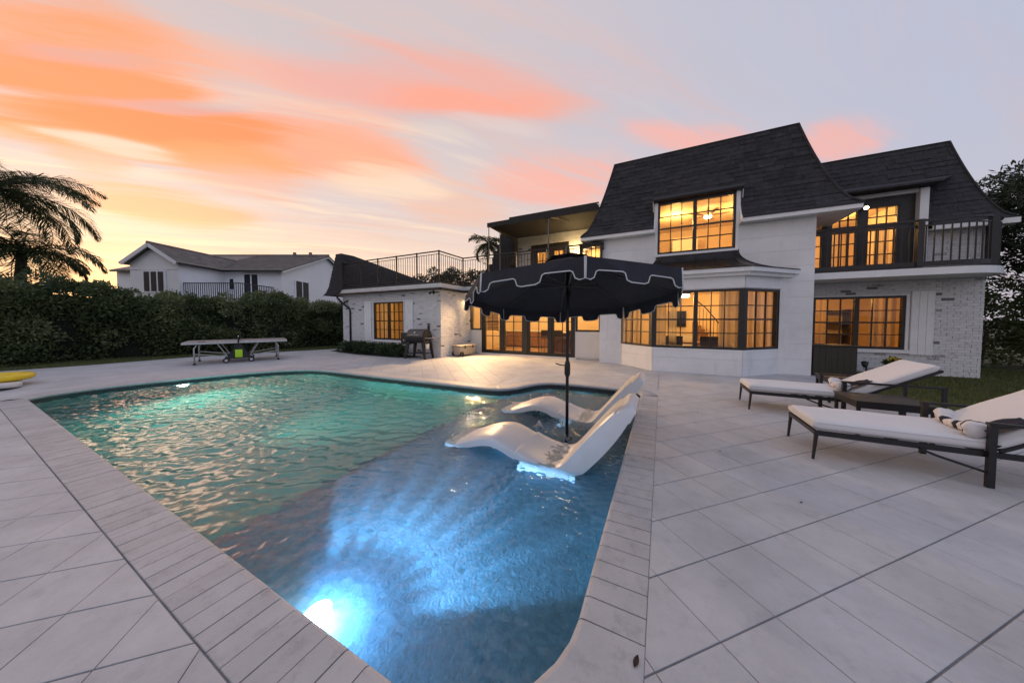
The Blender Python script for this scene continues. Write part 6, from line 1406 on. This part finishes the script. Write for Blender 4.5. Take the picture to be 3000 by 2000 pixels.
# ================================================================== PELLET GRILL
gr = thing('pellet_grill', 'dark barrel pellet grill with smokestack and side shelf against the brick wing', 'grill', (-8.45, 8.72, 0), 0.12)
GRL = mat('grill_lid', (0.10, 0.095, 0.09), 0.35, 0.6, var=0.2, vscale=8); GRB = mat('grill_black', (0.016, 0.016, 0.017), 0.5, var=0.3, vscale=9)
q = MB(); n = 18; prof_ = [(0.29 * math.cos(a), 0.86 + 0.29 * math.sin(a)) for a in [math.radians(180 * k / n) for k in range(n + 1)]]
q.add([(x_, y_, z_) for x_ in (-0.42, 0.34) for y_, z_ in prof_], [tuple(range(n + 1)), tuple(range(2 * n + 1, n, -1))] + [(i, i + 1, n + 2 + i, n + 1 + i) for i in range(n)] + [(0, n + 1, 2 * n + 1, n)]); ld_ = q.build('lid', GRL, gr, local=True, smooth=False)
q = MB(); q.tube([(-0.25, -0.31, 0.93), (-0.25, -0.345, 0.94), (0.18, -0.345, 0.94), (0.18, -0.31, 0.93)], 0.012, 8); q.build('handle', ALU, ld_, local=True)
q = MB(); q.lathe((-0.05, -0.245, 1.02), [(0.0, 0.02), (0.035, 0.02), (0.04, 0.0)], 14, (0, -0.8, 0.6)); q.build('thermometer', ALU, ld_, local=True)
q = MB(); prof_ = [(-0.29, 0.86), (-0.27, 0.74), (-0.18, 0.62), (0.18, 0.62), (0.27, 0.74), (0.29, 0.86)]
q.add([(x_, y_, z_ - 0.002) for x_ in (-0.43, 0.35) for y_, z_ in prof_], [tuple(range(5, -1, -1)), tuple(range(6, 12))] + [(i, (i + 1) % 6, 6 + (i + 1) % 6, 6 + i) for i in range(6)]); q.build('firebox', GRB, gr, local=True)
q = MB(); q.lathe((0.352, 0, 0.84), [(0.0, 0.04), (0.20, 0.04), (0.27, 0.02), (0.29, 0.0)], 24, (1, 0, 0)); q.build('end_cap', GRB, gr, local=True)
q = MB(); q.tube([(0.30, 0.10, 0.92), (0.34, 0.10, 1.00), (0.34, 0.10, 1.32)], 0.05, 12); q.lathe((0.34, 0.10, 1.33), [(0.085, 0.0), (0.085, 0.015), (0.03, 0.045), (0.0, 0.045)], 14); q.build('smokestack', GRB, gr, local=True)
q = MB(); q.box(-0.70, -0.432, -0.26, 0.22, 0.56, 0.98); q.box(-0.71, -0.425, -0.27, 0.23, 0.98, 1.005); hp = q.build('hopper', GRB, gr, local=True, bevel=0.01)
q = MB(); q.lathe((-0.56, -0.262, 0.72), [(0.0, 0.015), (0.025, 0.015), (0.03, 0.0)], 12, (0, -1, 0)); q.build('control_knob', ALU, hp, local=True)
q = MB(); q.box(0.40, 0.80, -0.24, 0.16, 0.80, 0.825); q.build('side_shelf', mat('steel', (0.55, 0.55, 0.56), 0.3, 1.0), gr, local=True); q = MB(); q.tube([(0.36, -0.1, 0.70), (0.72, -0.1, 0.80)], 0.012, 6); q.build('shelf_bracket', GRB, gr, local=True)
for x_, dx in ((-0.38, -0.12), (0.30, 0.12)):
    for y_ in (-0.22, 0.22): q = MB(); q.hexa([(x_ + dx - .035, y_ * 1.2 - .03, 0.0), (x_ + dx + .035, y_ * 1.2 - .03, 0), (x_ + dx + .035, y_ * 1.2 + .03, 0), (x_ + dx - .035, y_ * 1.2 + .03, 0), (x_ - .07, y_ - .03, .66), (x_ + .07, y_ - .03, .66), (x_ + .07, y_ + .03, .66), (x_ - .07, y_ + .03, .66)]); q.build('leg', GRB, gr, local=True)
q = MB(); q.box(-0.42, 0.36, -0.2, 0.2, 0.20, 0.215); q.build('bottom_shelf', GRB, gr, local=True)
q = MB(); q.lathe((0.44, -0.14, 0.40), [(0.0, 0.0), (0.06, 0.0), (0.08, 0.19), (0.074, 0.19), (0.0, 0.05)], 14); q.tube([(0.36, -0.14, 0.59), (0.44, -0.14, 0.70), (0.52, -0.14, 0.59)], 0.004, 5); q.build('drip_bucket', mat('bucket_white', (0.7, 0.68, 0.62), 0.5), gr, local=True)
# ================================================================== WHEELED COOLER
co = thing('cooler_box', 'tan wheeled cooler box against the lit brick corner', 'cooler', (-7.48, 10.3, 0), math.radians(80)); TAN = mat('cooler_tan', (0.42, 0.36, 0.28), 0.55, var=0.1, vscale=6)
q = MB(); q.hexa([(-0.40, -0.22, 0.04), (0.40, -0.22, 0.04), (0.40, 0.22, 0.04), (-0.40, 0.22, 0.04), (-0.45, -0.25, 0.38), (0.45, -0.25, 0.38), (0.45, 0.25, 0.38), (-0.45, 0.25, 0.38)]); q.build('body', TAN, co, local=True, bevel=0.03)
q = MB(); q.box(-0.46, 0.46, -0.26, 0.26, 0.385, 0.46); q.build('lid', TAN, co, local=True, bevel=0.025)
for y_ in (-0.24, 0.24): q = MB(); q.lathe((-0.36, y_ - 0.03, 0.10), [(0.0, 0), (0.095, 0.0), (0.10, 0.01), (0.10, 0.05), (0.095, 0.06), (0.0, 0.06)], 16, (0, 1, 0)); q.build('wheel', PLK, co, local=True)
for x_ in (-0.2, 0.25): q = MB(); q.box(x_ - 0.03, x_ + 0.03, -0.275, -0.255, 0.33, 0.45); q.build('latch', PLK, co, local=True)
q = MB(); q.tube([(0.44, -0.18, 0.30), (0.53, -0.18, 0.36), (0.53, 0.18, 0.36), (0.44, 0.18, 0.30)], 0.014, 8); q.build('handle', PLK, co, local=True)
# ================================================================== DARK SCREEN BOX, STAKE LIGHT, FLOWERS
bx_ = thing('storage_box', 'dark brown upright storage box in the corner by the brick wall', 'storage box', (4.12, 11.0, 0)); MB().box(3.68, 4.52, 10.82, 11.32, 0.02, 0.80).build('body', DARKWOOD, bx_)
for k in range(7): a = 3.68 + 0.12 * k; MB().box(a + 0.002, a + 0.118, 10.802, 10.819, 0.03, 0.79).build('plank', DARKWOOD, bx_, fix=False)
MB().box(3.66, 4.54, 10.78, 11.34, 0.802, 0.84).build('lid', DARKWOOD, bx_, bevel=0.006)
sp = thing('garden_spotlight', 'small dark spotlight on a stake before the brick wall under the window', 'garden lamp', (5.1, 11.75, -0.03)); q = MB(); q.tube([(5.1, 11.75, -0.03), (5.1, 11.75, 0.22)], 0.018, 6); q.build('stake', PLK, sp); q = MB(); q.lathe((5.08, 11.78, 0.22), [(0.0, -0.02), (0.04, -0.01), (0.06, 0.03), (0.075, 0.13), (0.06, 0.13), (0.0, 0.09)], 12, (0.35, 0.75, 0.7)); q.build('lamp_head', PLK, sp)
fl = thing('potted_flowers', 'small yellow flowering plant behind the raised lounger back', 'plant', (5.35, 11.2, -0.03)); q = MB(); q.lathe((5.35, 11.2, -0.03), [(0.0, 0.0), (0.10, 0.0), (0.14, 0.26), (0.12, 0.26), (0.0, 0.22)], 14); q.build('pot', mat('terracotta', (0.20, 0.11, 0.07), 0.8), fl)
foliage('foliage', [(5.35, 11.2, 0.36, 0.14, 0.14, 0.13)], 260, 0.10, 0.045, SHRUB, fl, 0.1, 0.8); foliage('petals', [(5.35, 11.17, 0.46, 0.13, 0.12, 0.08)], 120, 0.045, 0.035, mat('yellow_petal', (0.75, 0.55, 0.05), 0.7), fl, 0.2, 1.0)
# ================================================================== POOL FLOAT ON A BOARD, LEAF
bd = thing('paddle_board', 'white board lying on the deck at the far left edge', 'board', (-13.2, 0.7, 0)); rows = []
for i in range(17):
    s_ = -1 + 2 * i / 16; w_ = 0.34 * (1 - abs(s_) ** 3) ** 0.6 + 0.004; rows.append([(-13.35 + 0.95 * s_, 0.62 + w_ * (-1 + 2 * j / 8), 0.11 + 0.01 * (1 - (-1 + 2 * j / 8) ** 2) + 0.05 * s_ ** 4) for j in range(9)])
q = MB(); q.shell(rows, 17, 9, lambda p: p - Vector((0, 0, 0.10))); q.build('hull', mat('board_white', (0.72, 0.71, 0.69), 0.4), bd, smooth=True)
ft = thing('pool_float', 'yellow round inflatable float resting on the white board', 'pool float', (-13.4, 0.66, 0.12)); YEL = mat('float_yellow', (0.80, 0.56, 0.02), 0.35, var=0.05, vscale=6)
q = MB(); q.lathe((-13.4, 0.66, 0.19), [(0.60, 0.0)] if False else [(0.0, -0.02), (0.28, -0.02), (0.36, -0.06), (0.44, -0.06), (0.50, -0.02), (0.50, 0.04), (0.44, 0.08), (0.36, 0.07), (0.28, 0.02), (0.0, 0.02)], 36); q.build('ring', YEL, ft, smooth=True)
for k in range(10): a = k * 0.6283; q = MB(); q.tube([(-13.4 + 0.1 * math.cos(a), 0.66 + 0.1 * math.sin(a), 0.215), (-13.4 + 0.32 * math.cos(a), 0.66 + 0.32 * math.sin(a), 0.225)], 0.02, 6); q.build('seam_rib', YEL, ft, smooth=True)
lf = MB(); rows = []
for i in range(9):
    s_ = i / 8; w_ = 0.011 * math.sin(math.pi * min(s_ * 0.95 + 0.05, 1)) + 0.0008; rows.append([(0.052 * (s_ - 0.5), w_ * (-1 + j), 0.004 + 0.004 * abs(-1 + j) + 0.007 * s_ * s_) for j in range(3)])
lf.shell(rows, 9, 3, lambda p: p - Vector((0, 0, 0.0008))); lo_ = lf.build('fallen_leaf', mat('dry_leaf', (0.035, 0.02, 0.014), 0.8, var=0.4, vscale=60)); lo_.location = (-0.075, 1.355, 0.001); lo_.rotation_euler = (0, 0, 1.35); tag(lo_, 'curled brown dry leaf lying on the near corner of the deck', 'leaf')
for k, (x_, y_) in enumerate(((0.62, 4.05), (0.55, 5.6), (1.05, 3.2))):
    o = bpy.data.objects.new('fallen_leaf', lo_.data); C.objects.link(o); o.location = (x_, y_, 0.001); o.rotation_euler = (0, 0, 2.1 * k); o.scale = (0.6, 0.6, 0.6)
    tag(o, ['small dry leaf on the deck left of the nearest chaise', 'small dry leaf on the deck near the pool coping, farther back', 'small dry leaf on the deck tiles in front of the nearest chaise'][k], 'leaf', 'dry leaves on the deck')
